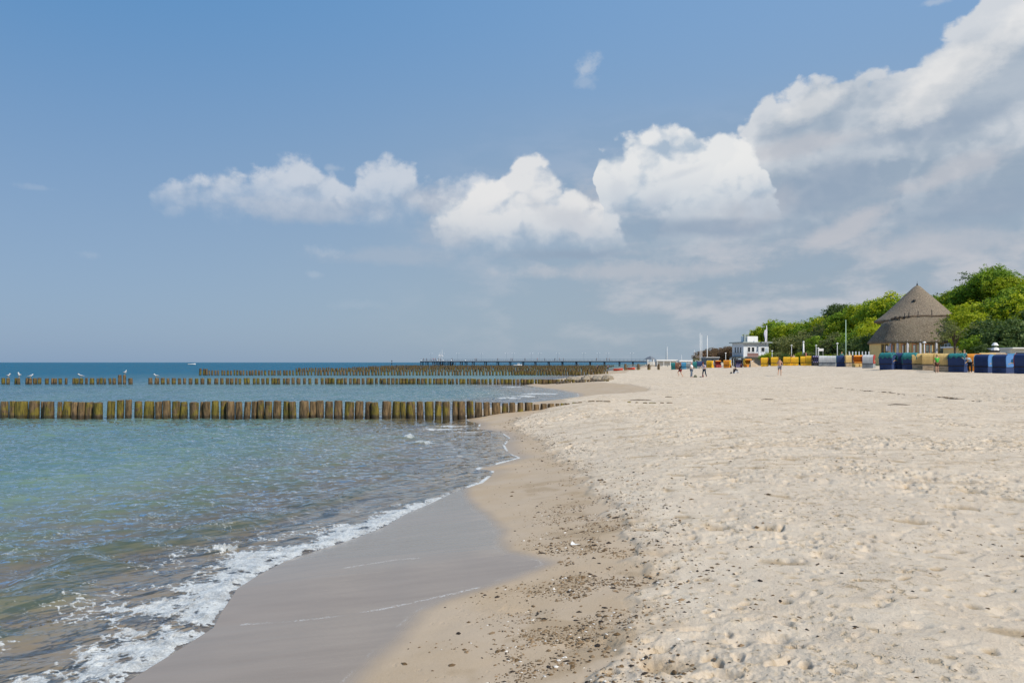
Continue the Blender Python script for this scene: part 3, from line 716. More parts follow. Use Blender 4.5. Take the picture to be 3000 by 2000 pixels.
R2 = [a/3.92 for a in R2]+[500+a/3.92 for a in [30-75+75, 105, 162, 222, 298, 365, 440, 525, 588, 650, 700, 752, 803, 858, 895, 960, 1003, 1062, 1108, 1175, 1205, 1245, 1300, 1348, 1405, 1465, 1535, 1602, 1672, 1740, 1790, 1822, 1865, 1928, 1968, 2010, 2065, 2115, 2155, 2212, 2270, 2310]]
x_ = 1103.0
while x_ < 1790: R2.append(x_); x_ += random.uniform(9.5, 12.8)
R2 = sorted(set(round(v, 1) for v in R2))
tall = [min(range(len(R2)), key=lambda k: abs(R2[k]-v)) for v in (350, 366)]
post2 = []
for i, px in enumerate(R2):
    x = X3(px, Y2); g_ = max(0, gz(x, Y2)); tp = 0.60-0.17*max(0, (px-1100)/690)+random.gauss(0, .015)
    if i in tall: tp += 0.32
    lab = '%s post from the sea end of the second groyne, brown and %s' % (words_ord(i+1), 'standing taller' if i in tall else ('short' if g_ > 0.05 else 'wet at its foot'))
    put_post(x, Y2+random.gauss(0, .08), min(-.05, g_-.3), max(tp, g_+0.14), random.uniform(.125, .20), lab, 'timber posts of the second groyne', 0.02)
    post2.append((px, x, tp))
n_ind = len(R1)+len(R2)
Y3_ = 134.0; R3 = []; x_ = 587.0
while x_ < 1782: R3.append(x_); x_ += random.uniform(7.8, 10.6)
far_posts = MB()
def far_post(x, y, g_, tp, r):
    m = far_posts; k = 6; z0 = min(-.05, g_-.3)
    m.tube([(x, y, z0), (x+random.gauss(0, .02), y, tp*0.5), (x+random.gauss(0, .03), y, tp)], [r, r*1.03, r*0.92], k)
for i, px in enumerate(R3):
    x = X3(px, Y3_); g_ = max(0, gz(x, Y3_)); tp = 0.84-0.12*max(0, (px-1100)/690)+random.gauss(0, .03)+(0.25 if i < 3 else 0)
    if n_ind < 300:
        put_post(x, Y3_+random.gauss(0, .1), min(-.05, g_-.3), max(tp, g_+.15), random.uniform(.13, .20), '%s post from the sea end of the third groyne' % words_ord(i+1), 'timber posts of the third groyne', 0.02); n_ind += 1
    else: far_post(x, Y3_+random.gauss(0, .1), g_, max(tp, g_+.15), random.uniform(.13, .20))
for (Yr, xs, xe, tp0) in [(139, 1500, 1768, .95), (185, 868, 1775, 0.9), (235, 1034, 1780, 0.92), (285, 1080, 1785, .9), (335, 1120, 1795, .9), (385, 1160, 1800, .85)]:
    x_ = xs
    while x_ < xe:
        x = X3(x_, Yr); g_ = max(0, gz(x, Yr)); far_post(x, Yr+random.gauss(0, .15), g_, max(g_+.15, tp0+random.gauss(0, .07)), random.uniform(.14, .22)); x_ += random.uniform(.42, .60)/Yr*F
o = far_posts.build('distant_groyne_posts', post_m, smooth=False); o['kind'] = 'stuff'; o['label'] = 'crowded rows of dark timber posts in the sea before the pier'
# thick mooring posts with rails beyond the beach end
for i, px in enumerate((1832, 1870, 1901, 1930)):
    Y = 194.0-i*2; x = X3(px, Y); g_ = gz(x, Y)
    m = post_mesh(90+i, 12).build('bollard_post', post_m, smooth=True); m.location = (x, Y, g_-.3); m.scale = (.26, .26, Z3(1066, Y)-g_+.3)
    tag(m, '%s thick upright timber post on the sand beyond the red boats' % ['first', 'second', 'third', 'last'][i], 'post', 'thick posts on the far sand')
rail_wood = mat('rail_wood', (0.22, 0.18, 0.13), 0.85, 0.25, 9)
for i, (pa, pb) in enumerate(((1838, 1866), (1874, 1898), (1905, 1927))):
    Y = 195.0; m = MB()
    for zz in (1070, 1083):
        m.box(((X3(pa, Y)+X3(pb, Y))/2, Y, Z3(zz, Y)), (X3(pb, Y)-X3(pa, Y), .12, .16))
    for px in (pa+1, pb-1): m.box((X3(px, Y), Y+.1, Z3(1078, Y)), (.12, .12, 1.5))
    o = m.build('timber_rail', rail_wood); tag(o, 'low two-bar timber rail, %s between the thick sand posts' % ['first', 'second', 'last'][i], 'rail', 'rails between the thick posts')

# ------------------------------------------------------------------ gulls
gull_w = mat('gull_white', (.80, .80, .79), .6, .04); gull_g = mat('gull_grey', (.38, .40, .43), .6, .08); beak_m = mat('gull_beak', (.75, .45, .05), .5, .05)
def make_gull():
    t_ = thing('gull', '', 'gull'); m = MB()
    m.tube([(0, .17, .17), (0, .10, .19), (0, 0, .20), (0, -.09, .23), (0, -.13, .29), (0, -.15, .34), (0, -.18, .355), (0, -.205, .35)], [.012, .045, .075, .068, .045, .038, .036, .012], 10)
    m.build('body', gull_w, t_, True)
    for sx in (-1, 1):
        w_ = MB(); w_.tube([(sx*.06, -.07, .235), (sx*.075, .05, .215), (sx*.045, .17, .19), (sx*.02, .27, .185)], [.03, .048, .025, .006], 8); w_.build('wing', gull_g, t_, True)
        l_ = MB(); l_.tube([(sx*.025, 0, .15), (sx*.025, 0.005, 0.01), (sx*.025, -.03, 0)], .007, 5); l_.build('leg', beak_m, t_)
    b_ = MB(); b_.tube([(0, -.20, .35), (0, -.235, .345), (0, -.25, .335)], [.012, .009, .003], 6); b_.build('beak', beak_m, t_)
    return t_
gull0 = make_gull()
for i, (px, rz, sc, lab) in enumerate([(24, 1.2, 1.1, 'white gull perched on the second post of the second groyne'), (56, .3, 1.35, 'large white gull standing upright on a post near the sea end'), (90, 2.0, 1.0, 'white gull resting low on a post of the second groyne'), (238, -1.2, 1.1, 'white gull facing sideways between two gaps of the second groyne'), (366, 1.0, 1.1, 'white gull on top of the tallest post of the second groyne'), (458, -.8, 1.0, 'white gull on a post just past the gap in the second groyne')]):
    o = gull0 if i == 0 else copy_tree(gull0)
    k = min(range(len(post2)), key=lambda q: abs(post2[q][0]-px)); o.location = (post2[k][1], Y2, post2[k][2]+0.008); o.rotation_euler = (0, 0, rz); o.scale = (sc*1.15,)*3
    tag(o, lab, 'gull', 'gulls on the second groyne')

# ------------------------------------------------------------------ boulders and driftwood by the second groyne
rock_m = mat('rock', (.36, .31, .24), .9, .3, 3, bumpd=.03, col2=(.19, .16, .12)); dark_rock = mat('dark_rock', (.10, .08, .06), .9, .3, 5, bumpd=.02)
def rock_mesh(seed, mm):
    bm = bmesh.new(); bmesh.ops.create_icosphere(bm, subdivisions=3, radius=1); r_ = random.Random(seed); o1 = Vector((r_.random()*9, r_.random()*9, r_.random()*9))
    from mathutils import noise as mn
    for v in bm.verts:
        d_ = 1+0.35*mn.noise(v.co*1.2+o1)+0.12*mn.noise(v.co*3.5+o1); v.co = v.co*d_; v.co.z = max(v.co.z, -.45)
    me = bpy.data.meshes.new('boulder'); bm.to_mesh(me); bm.free(); me.materials.append(mm); return me
rocks = [rock_mesh(i, rock_m) for i in range(4)]; drocks = [rock_mesh(10+i, dark_rock) for i in range(2)]
for i, (px, Y, w_, h_) in enumerate([(1676, 84, 1.3, .50), (1690, 85, .8, .36), (1714, 84, 1.0, .55), (1722, 86, .8, .5), (1748, 84, 1.1, .52), (1756, 85.5, .8, .42), (1776, 84, 1.0, .55), (1786, 85, .9, .42)]):
    x = X3(px, Y); o = bpy.data.objects.new('boulder', rocks[i % 4]); C.objects.link(o); o.location = (x, Y, gz(x, Y)+h_*.30); o.scale = (w_/2, .5, h_*.75); o.rotation_euler = (0, 0, i*1.3)
    tag(o, '%s grey-brown boulder heaped behind the beach end of the second groyne' % ['first wide', 'second', 'third tall', 'fourth', 'fifth wide', 'sixth', 'seventh tall', 'last'][i], 'boulder', 'boulders behind the second groyne')
for i, px in enumerate((1634, 1643, 1650, 1662, 1692, 1700, 1709, 1738, 1748, 1756, 1765)):
    Y = 74.0; x = X3(px, Y); o = bpy.data.objects.new('dark_stone', drocks[i % 2]); C.objects.link(o); o.location = (x, Y, gz(x, Y)+.06); o.scale = (.16+.05*(i % 3), .16, .20); o.rotation_euler = (0, 0, i)
    tag(o, '%s small dark stone on the sand before the second groyne' % words_ord(i+1), 'stone', 'dark stones before the second groyne')
for i, (px, Y, L_, rz) in enumerate([(1880, 33.5, 1.0, .1), (2250, 34, .6, -.05), (2635, 29.5, .9, .05), (1960, 36, .4, .3)]):
    x = X3(px, Y); m = MB(); m.tube([(-L_/2, 0, 0), (-L_/6, .05, .02), (L_/4, -.02, .01), (L_/2, .06, 0)], [.008, .02, .016, .006], 7)
    o = m.build('driftwood', dark_rock, smooth=True); o.location = (x, Y, gzr(x, Y)+.02); o.rotation_euler = (0, 0, rz)
    tag(o, ['long dark driftwood branch just beyond the buried stubs', 'thin dark driftwood stick halfway across the dry sand', 'dark driftwood branch on the sand before the cream beach chairs', 'short dark stick on the sand beside the stub line'][i], 'driftwood', 'driftwood sticks')
# ------------------------------------------------------------------ pier
steel = mat('pier_blue_steel', (.030, .055, .085), .6, .2, 2); deckm = mat('pier_deck', (.16, .16, .16), .8, .2, 1); railm = mat('pier_rail', (.20, .26, .33), .5, .1)
white = mat('white_paint', (.80, .80, .79), .5, .04, 3); lampw = mat('lamp_white', (.85, .85, .85), .3, .02)
pier = thing('pier', 'long straight pier on dark piles reaching out over the sea', 'pier')
PA, PB = (X3(1235, 470), 470.0), (X3(1895, 438), 438.0)
pv = Vector((PB[0]-PA[0], PB[1]-PA[1], 0)); PL = pv.length; pr_ = math.atan2(pv.y, pv.x)
def pier_pt(px):
    k = (px-1235)/(1895-1235); Y = PA[1]+(PB[1]-PA[1])*k; return X3(px, Y), Y
pier.location = (PA[0], PA[1], 0); pier.rotation_euler = (0, 0, pr_)
def pl(px): x, y = pier_pt(px); return math.hypot(x-PA[0], y-PA[1])
zd = 2.75
m = MB(); m.box((PL/2, 0, zd), (PL, 4.0, .35)); m.box((9, 5.0, zd), (20, 8, .35)); m.build('deck', deckm, pier)
m = MB(); m.box((PL/2, -2.04, zd-.28), (PL, .3, .50)); m.box((PL/2, 2.04, zd-.28), (PL, .3, .50)); m.build('girder', steel, pier)
m = MB()
for yy in (-1.95, 1.95):
    for zz in (.45, .75, 1.08): m.box((PL/2, yy, zd+.17+zz), (PL, .06, .06 if zz < 1 else .11))
    k = 0.0
    while k < PL: m.box((k, yy, zd+.17+.55), (.09, .09, 1.1)); k += 2.2
m.build('railing', railm, pier)
for px in [1236, 1251, 1271, 1276, 1286, 1294, 1301, 1316, 1324, 1352, 1366, 1387, 1423, 1459, 1495, 1533, 1569, 1608, 1648, 1689, 1729, 1771, 1815, 1854]:
    for yy in (-1.7, 1.7):
        m = MB(); m.tube([(pl(px), yy, -3), (pl(px), yy, zd-.2)], .30, 10); m.box((pl(px), yy, zd-.45), (.9, .7, .3)); m.build('pile', steel, pier, True)
for px in [1259, 1288, 1295, 1338, 1408, 1482, 1502, 1555, 1579, 1632, 1709, 1752, 1778, 1850]:
    m = MB(); m.tube([(pl(px), 1.9, zd), (pl(px), 1.9, zd+4.6)], .05, 6); m.box((pl(px), 1.9, zd+4.6), (1.7, .06, .06)); m.build('lamp_post', railm, pier)
    for sx in (-1, 1):
        m = MB(); m.lathe([(.05, .16), (.28, .10), (.34, 0), (.05, -.04)], (pl(px)+sx*.75, 1.9, zd+4.55), 10); m.build('lamp_shade', lampw, pier, True)
# landing stage with steps, rope floats and signs at the sea end
m = MB()
for px in range(1284, 1342, 5): m.box((pl(px), -2.9, 1.0+.5*math.sin(px)), (.35, 1.2, 1.3), .3)
m.box((pl(1312), -3.0, 1.5), (9, 1.6, .2)); m.build('landing_stage', steel, pier)
for px in (1237, 1286, 1302, 1326, 1367):
    m = MB(); m.ball((pl(px), -2.2, zd+.45), (.38, .2, .42)); m.build('life_ring_box', white, pier, True)
m = MB()
for px, h_ in ((1286, 4.2), (1290, 5.4), (1294, 7.0)): m.tube([(pl(px), 1, zd), (pl(px), 1, zd+h_)], .08, 6)
m.box((pl(1289), 1, zd+3.4), (2.4, .5, .7)); m.box((pl(1294), 1, zd+3.1), (1.4, .3, .5)); m.build('signal_mast', white, pier)

# small pavilion at the foot of the pier, long white shelters behind it
slate = mat('slate_roof', (.15, .17, .20), .7, .15, 4); greyw = mat('grey_wall', (.50, .50, .47), .8, .1, 2)
Yp = 330.0
gaz = thing('pavilion', 'small square pavilion with dark pyramid roof at the foot of the pier', 'pavilion', (X3(1905, Yp), Yp, gz(X3(1905, Yp), Yp)))
zt = Z3(1043, Yp)-gaz.location.z; ze = Z3(1051, Yp)-gaz.location.z
m = MB(); m.lathe([(1.95*1.2, ze-.15), (1.95*1.2, ze), (1.0, (ze+zt)/2+.25), (.5, zt-.2), (.3, zt)], n=4); m.build('roof', slate, gaz)
for sx, sy in ((-1.2, -1.2), (1.2, -1.2), (1.2, 1.2), (-1.2, 1.2)):
    m = MB(); m.box((sx, sy, ze/2-.2), (.3, .3, ze)); m.build('pillar', white, gaz)
m = MB(); m.box((0, 0, .8), (2.5, 2.5, 1.6)); m.build('counter', greyw, gaz)
def shelter(x0, x1, Y, yt, yb, label, name='shelter'):
    xc = (X3(x0, Y)+X3(x1, Y))/2; w_ = X3(x1, Y)-X3(x0, Y); g_ = gz(xc, Y); t_ = thing(name, label, 'shelter', (xc, Y, g_)); zt = Z3(yt, Y)-g_; zb = 0
    m = MB(); m.box((0, 0, zt-.2), (w_, 5, .4)); m.build('roof', white, t_)
    m = MB(); m.box((0, .5, zt/2-.25), (w_-.6, 3.6, zt-.5)); m.build('wall', greyw, t_)
    n_ = max(3, int(w_/3))
    for k in range(n_+1):
        m = MB(); m.box((-w_/2+.3+(w_-.6)*k/n_, -2.2, zt/2-.2), (.16, .16, zt-.4)); m.build('pillar', white, t_)
    return t_
shelter(1920, 1982, 300, 1053.5, 1066, 'long low white-roofed shelter nearest the pier pavilion')
shelter(1986, 2045, 280, 1055, 1068, 'low white-roofed shelter behind the teal beach chairs')

# ------------------------------------------------------------------ boats, beacon
red = mat('boat_red', (.62, .06, .035), .45, .1, 2); dark = mat('near_black', (.02, .022, .026), .6, .2, 4); blue = mat('boat_blue', (.05, .10, .2), .5, .1); glass = mat('dark_glass', (.03, .04, .05), .1, .1, 2, spec=.6)
def hull(L_, W_, H_, n=14):
    m = MB(); vs = []
    for i in range(n):
        k = i/(n-1); x = (k-.5)*L_; w_ = W_/2*math.sin(min(1, (1-k)*1.9)*math.pi/2)**.6*(0.85+0.15*min(1, k*4)); sh = H_*(.85+.35*k*k)
        for a, b_ in ((-1, 1), (-.8, .35), (0, 0), (.8, .35), (1, 1)): vs.append((x, a*w_, sh*b_))
    fs = [(i*5+j, (i+1)*5+j, (i+1)*5+j+1, i*5+j+1) for i in range(n-1) for j in range(4)]+[(i*5+4, (i+1)*5+4, (i+1)*5, i*5) for i in range(n-1)]+[(0, 1, 2, 3, 4)]
    m.add(vs, fs); return m
def motorboat(px, Y, L_, hm, label, cabin=True):
    t_ = thing('motorboat', label, 'boat', (X3(px, Y), Y, -.1)); hull(L_, L_*.33, L_*.15).build('hull', hm, t_, True)
    if cabin:
        m = MB(); m.prism([(-.8, 0), (.8, 0), (.7, .8), (-.7, .8)], -L_*.05, L_*.18); o = m.build('cabin', white, t_); o.location = (0, 0, L_*.15)
        m = MB(); m.box((L_*.19, 0, .4), (.04, 1.3, .45)); m.box((.3, -.78, .45), (1.0, .04, .35)); g2 = m.build('window', glass, t_); g2.location = (0, 0, L_*.15)
    m = MB(); m.box((-L_*.5, 0, L_*.14), (.35, .3, .7)); m.build('outboard_motor', dark, t_)
    m = MB(); m.box((-L_*.2, 0, L_*.17), (L_*.3, L_*.22, .18)); m.build('bench', blue, t_)
    return t_
motorboat(1517, 497, 5.6, white, 'white motorboat lying behind the pier piles'); 
b2 = motorboat(562, 720, 6.8, white, 'small white open boat far out on the empty sea', False)
bt = thing('beacon', 'thin dark beacon standing in the sea off the pier head', 'beacon', (X3(1148, 800), 800, -1))
m = MB(); m.tube([(0, 0, 0), (0, 0, 3.2)], [.5, .3], 8); m.build('base', dark, bt, True)
m = MB(); m.tube([(0, 0, 3.2), (0, 0, 5.0)], .12, 6); m.box((0, 0, 4.6), (.8, .8, .9), .7); m.build('topmark', dark, bt)
for i, (px, w_) in enumerate(((1811, 2.0), (1845, 2.2))):
    Y = 196.0; x = X3(px, Y); t_ = thing('rescue_boat', ['red open boat drawn up on the sand, closer to the sea', 'red boat on the sand between two thick posts'][i], 'boat', (x, Y, gz(x, Y)-.05), 0.05, 'red boats on the sand'); hull(w_*1.15, .95, .55).build('hull', red, t_, True)
    m = MB(); m.tube([(-w_*.5, -.45, .52), (0, -.5, .5), (w_*.45, -.3, .62)], .07, 6); m.tube([(-w_*.5, .45, .52), (0, .5, .5), (w_*.45, .3, .62)], .07, 6); m.build('gunwale', mat('boat_rim', (.7, .25, .2), .5, .1), t_)
    m = MB(); m.box((-.3, 0, .45), (.25, .8, .05)); m.box((.4, 0, .47), (.25, .7, .05)); m.build('seat', dark, t_)

# ------------------------------------------------------------------ hooded beach chairs
YEL, ORG, NAVY, TEAL, CREAM, WHT = (.88, .50, .015), (.82, .30, .02), (.020, .048, .150), (.02, .22, .22), (.72, .49, .18), (.68, .69, .68)
def cloth(name, col, col2=None):
    if name in _mats: return _mats[name]
    m, t, b = new_mat(name); pos = N(t, t.nodes.new('ShaderNodeTexCoord').outputs['Object']); x, y, z = sep(t, pos)
    wv = ((x*95)._m('SINE')*(z*95)._m('SINE'))*0.5+0.5
    fold = noise(t, vec(t, x*5, y*5, z*1.2), 1.0, 3, 0.6)
    c = mixc(t, fold.ss(0.35, 0.7), tuple(v*.78 for v in col), col)
    c = mixc(t, wv*0.35, c, tuple(v*.65 for v in col))
    if col2: c = mixc(t, (x*22)._m('SINE').ss(-.1, .1), c, col2)
    t.links.new(c.k, b.inputs['Base Color']); b.inputs['Roughness'].default_value = .75
    t.links.new(bump(t, wv*0.5+fold*2, .5, .02).k, b.inputs['Normal']); _mats[name] = m; return m
seam = mat('dark_seam', (.05, .04, .035), .8, .2, 5); slatw = mat('slat_wood', (.45, .30, .14), .7, .2, 8)
SIDE = [(-.42, .60), (-.47, 1.05), (-.46, 1.32), (-.40, 1.47), (-.28, 1.57), (-.10, 1.61), (.16, 1.61), (.36, 1.55), (.44, 1.44)]
def make_chair(hoodm, basem, sidem, clothm, opened=False):
    t_ = thing('beach_chair', '', 'beach chair'); W_ = 1.20
    m = MB(); m.prism([(-.44, .08), (.44, .08), (.46, .50), (.44, .58), (-.42, .58), (-.45, .5)], -W_/2, W_/2); m.build('base', basem, t_, bevel=.03)
    m = MB(); ins = [(y*.9+(.02), z-.035 if z > 1 else z) for y, z in SIDE]
    ring = SIDE+ins[::-1]; m.prism(ring, -W_/2+.03, W_/2-.03); m.build('hood', hoodm, t_, bevel=.015)
    for sx in (-1, 1):
        m = MB(); poly = SIDE+[(.42, 1.30), (.14, 1.20), (.06, 1.02), (.10, .92), (.40, .86), (.43, .60)]
        m.prism(poly, sx*W_/2-.025, sx*W_/2+.025); m.build('side_panel', sidem, t_)
        m = MB(); m.tube([(sx*(W_/2+.03), .42, .88), (sx*(W_/2+.035), .1, .93), (sx*(W_/2+.03), -.25, .80)], .028, 6); m.build('arm_rail', slatw, t_)
    m = MB(); m.box((0, -.455, .60), (W_+.02, .05, .05)); m.build('seam_strip', seam, t_); m = MB(); m.box((0, .455, .58), (W_+.02, .04, .04)); m.build('seam_strip', seam, t_)
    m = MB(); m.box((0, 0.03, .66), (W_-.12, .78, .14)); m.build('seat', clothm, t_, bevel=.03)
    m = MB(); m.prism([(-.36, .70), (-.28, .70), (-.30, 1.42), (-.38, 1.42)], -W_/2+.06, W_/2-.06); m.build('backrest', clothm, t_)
    for sx in (-1, 1):
        m = MB(); m.box((sx*.3, .62, .27), (.5, .34, .34)); m.build('footrest', basem, t_, bevel=.02)
    m = MB(); m.tube([(-.2, -.47, .36), (-.18, -.50, .36), (.18, -.50, .36), (.2, -.47, .36)], .014, 6); m.build('handle', dark, t_)
    return t_
cf = {'y': cloth('cloth_yellow', YEL), 'o': cloth('cloth_orange', ORG), 'n': cloth('cloth_navy', NAVY), 't': cloth('cloth_teal', TEAL), 'c': cloth('cloth_cream', CREAM), 'w': cloth('cloth_white', WHT),
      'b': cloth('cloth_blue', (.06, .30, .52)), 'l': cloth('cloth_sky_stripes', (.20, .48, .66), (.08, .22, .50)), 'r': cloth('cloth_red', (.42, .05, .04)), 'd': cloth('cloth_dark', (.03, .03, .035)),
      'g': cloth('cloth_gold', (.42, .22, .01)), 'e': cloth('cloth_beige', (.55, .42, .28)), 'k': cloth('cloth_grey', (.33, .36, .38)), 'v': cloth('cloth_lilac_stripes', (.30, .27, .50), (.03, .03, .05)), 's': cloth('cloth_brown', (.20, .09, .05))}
protos = {}
def chair(px, Y, rz, code, label, sc=1.0, cover=None, zoff=0.0):
    """code: hood, base, side, inner cloth"""
    x = X3(px, Y); z = gz(x, Y)
    if code not in protos: protos[code] = make_chair(*[cf[k] for k in code]); o = protos[code]
    else: o = copy_tree(protos[code])
    o.location = (x, Y, z-.05+zoff); o.rotation_euler = (random.gauss(0, .01), random.gauss(0, .01), -math.atan2(x, Y)-math.radians(rz)+random.gauss(0, .03)); o.scale = (sc, sc, sc*random.uniform(.98, 1.02))
    for ch in list(o.children):
        if ch.name.startswith('cover'): bpy.data.objects.remove(ch)
    if cover:
        m = MB(); g = 13; vs = []; path = [(-.50, cover[1])]+[(y*1.05, z*1.0+.03) for y, z in SIDE[1:] if z > cover[1]+.05]+[(.50, 1.2), (.54, .95)]
        r_ = random.Random(px)
        for i, (y, zz) in enumerate(path):
            for k in range(g):
                xx = (k/(g-1)-.5)*1.36; e_ = abs(k/(g-1)-.5)*2
                drop = .20*max(0, e_-.85)/.15*(1 if zz > 1.2 else 0)+(.10*math.sin(k*1.7+px) if i in (0, len(path)-1) else 0)+.02*r_.uniform(-1, 1)
                vs.append((xx, y+.015*math.sin(k*2.1+i), zz-drop))
        fs = [(i*g+k, i*g+k+1, (i+1)*g+k+1, (i+1)*g+k) for i in range(len(path)-1) for k in range(g-1)]
        m.add(vs, fs); c_ = m.build('cover', cf[cover[0]], o, True); so_ = c_.modifiers.new('thick', 'SOLIDIFY'); so_.thickness = .015
    tag(o, label, 'beach chair', 'hooded beach chairs along the top of the beach')
    return o
CH = [
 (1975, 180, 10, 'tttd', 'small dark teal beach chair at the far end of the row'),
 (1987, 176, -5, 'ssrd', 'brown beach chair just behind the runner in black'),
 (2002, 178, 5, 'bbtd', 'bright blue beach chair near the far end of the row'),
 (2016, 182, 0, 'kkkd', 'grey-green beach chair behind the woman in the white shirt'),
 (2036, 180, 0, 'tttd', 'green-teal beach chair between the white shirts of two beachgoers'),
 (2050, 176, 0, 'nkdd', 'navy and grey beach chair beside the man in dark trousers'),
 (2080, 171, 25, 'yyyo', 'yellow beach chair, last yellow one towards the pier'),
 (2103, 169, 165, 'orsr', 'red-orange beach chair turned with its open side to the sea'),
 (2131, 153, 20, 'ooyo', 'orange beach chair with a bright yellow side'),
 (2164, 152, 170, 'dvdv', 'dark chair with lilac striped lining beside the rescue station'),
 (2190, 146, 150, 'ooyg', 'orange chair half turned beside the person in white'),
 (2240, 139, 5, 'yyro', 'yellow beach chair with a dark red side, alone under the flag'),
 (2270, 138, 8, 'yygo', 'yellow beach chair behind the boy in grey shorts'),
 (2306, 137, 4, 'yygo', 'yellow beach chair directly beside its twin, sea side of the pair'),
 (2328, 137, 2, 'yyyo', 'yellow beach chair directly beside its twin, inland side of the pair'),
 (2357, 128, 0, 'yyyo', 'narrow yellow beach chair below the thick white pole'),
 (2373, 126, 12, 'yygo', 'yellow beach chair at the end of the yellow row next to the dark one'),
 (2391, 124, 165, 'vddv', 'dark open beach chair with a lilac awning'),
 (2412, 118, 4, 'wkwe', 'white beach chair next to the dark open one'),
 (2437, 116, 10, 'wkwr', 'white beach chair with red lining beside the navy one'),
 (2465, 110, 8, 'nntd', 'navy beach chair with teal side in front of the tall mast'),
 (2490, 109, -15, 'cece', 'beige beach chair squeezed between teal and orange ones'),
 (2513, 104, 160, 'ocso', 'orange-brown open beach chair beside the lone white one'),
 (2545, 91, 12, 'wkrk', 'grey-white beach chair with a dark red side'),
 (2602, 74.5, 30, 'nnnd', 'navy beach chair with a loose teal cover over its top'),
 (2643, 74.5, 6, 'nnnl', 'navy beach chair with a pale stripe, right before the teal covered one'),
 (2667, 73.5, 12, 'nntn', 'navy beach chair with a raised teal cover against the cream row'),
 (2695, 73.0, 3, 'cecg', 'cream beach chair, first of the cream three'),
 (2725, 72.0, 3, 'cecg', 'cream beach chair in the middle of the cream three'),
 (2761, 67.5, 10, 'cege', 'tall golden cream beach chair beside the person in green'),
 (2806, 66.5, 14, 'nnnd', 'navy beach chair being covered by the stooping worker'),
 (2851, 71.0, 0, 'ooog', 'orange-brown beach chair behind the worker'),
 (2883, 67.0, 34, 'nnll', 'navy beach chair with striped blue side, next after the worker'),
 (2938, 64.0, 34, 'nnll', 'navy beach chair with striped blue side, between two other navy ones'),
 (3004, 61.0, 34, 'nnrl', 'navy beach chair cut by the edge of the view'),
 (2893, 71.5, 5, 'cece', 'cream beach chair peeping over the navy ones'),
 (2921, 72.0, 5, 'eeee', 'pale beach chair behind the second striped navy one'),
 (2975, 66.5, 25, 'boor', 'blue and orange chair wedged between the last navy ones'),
]
COV = {2602: ('t', 1.18), 2667: ('t', 1.05), 2806: ('t', 1.30), 2465: None, 2883: None}
for c_ in CH:
    chair(*c_, cover=COV.get(c_[0]))
# ------------------------------------------------------------------ people
skin = mat('skin', (.52, .30, .20), .55, .06, 4)
def skin_mesh(name, verts, edges, root=0, sub=1):
    """verts: (x, y, z, radius)"""
    me = bpy.data.meshes.new(name); me.from_pydata([v[:3] for v in verts], edges, []); o = bpy.data.objects.new(name, me); C.objects.link(o)
    md = o.modifiers.new('skin', 'SKIN'); md.use_smooth_shade = True
    for i, v in enumerate(verts):
        sv = me.skin_vertices[0].data[i]; r = v[3]; sv.radius = (r, r) if not isinstance(r, tuple) else r; sv.use_root = (i == root)
    if sub: s_ = o.modifiers.new('sub', 'SUBSURF'); s_.levels = sub; s_.render_levels = sub
    dg = bpy.context.evaluated_depsgraph_get(); ev = o.evaluated_get(dg); m2 = bpy.data.meshes.new_from_object(ev)
    m2.name = name; bpy.data.objects.remove(o); bpy.data.meshes.remove(me); return m2
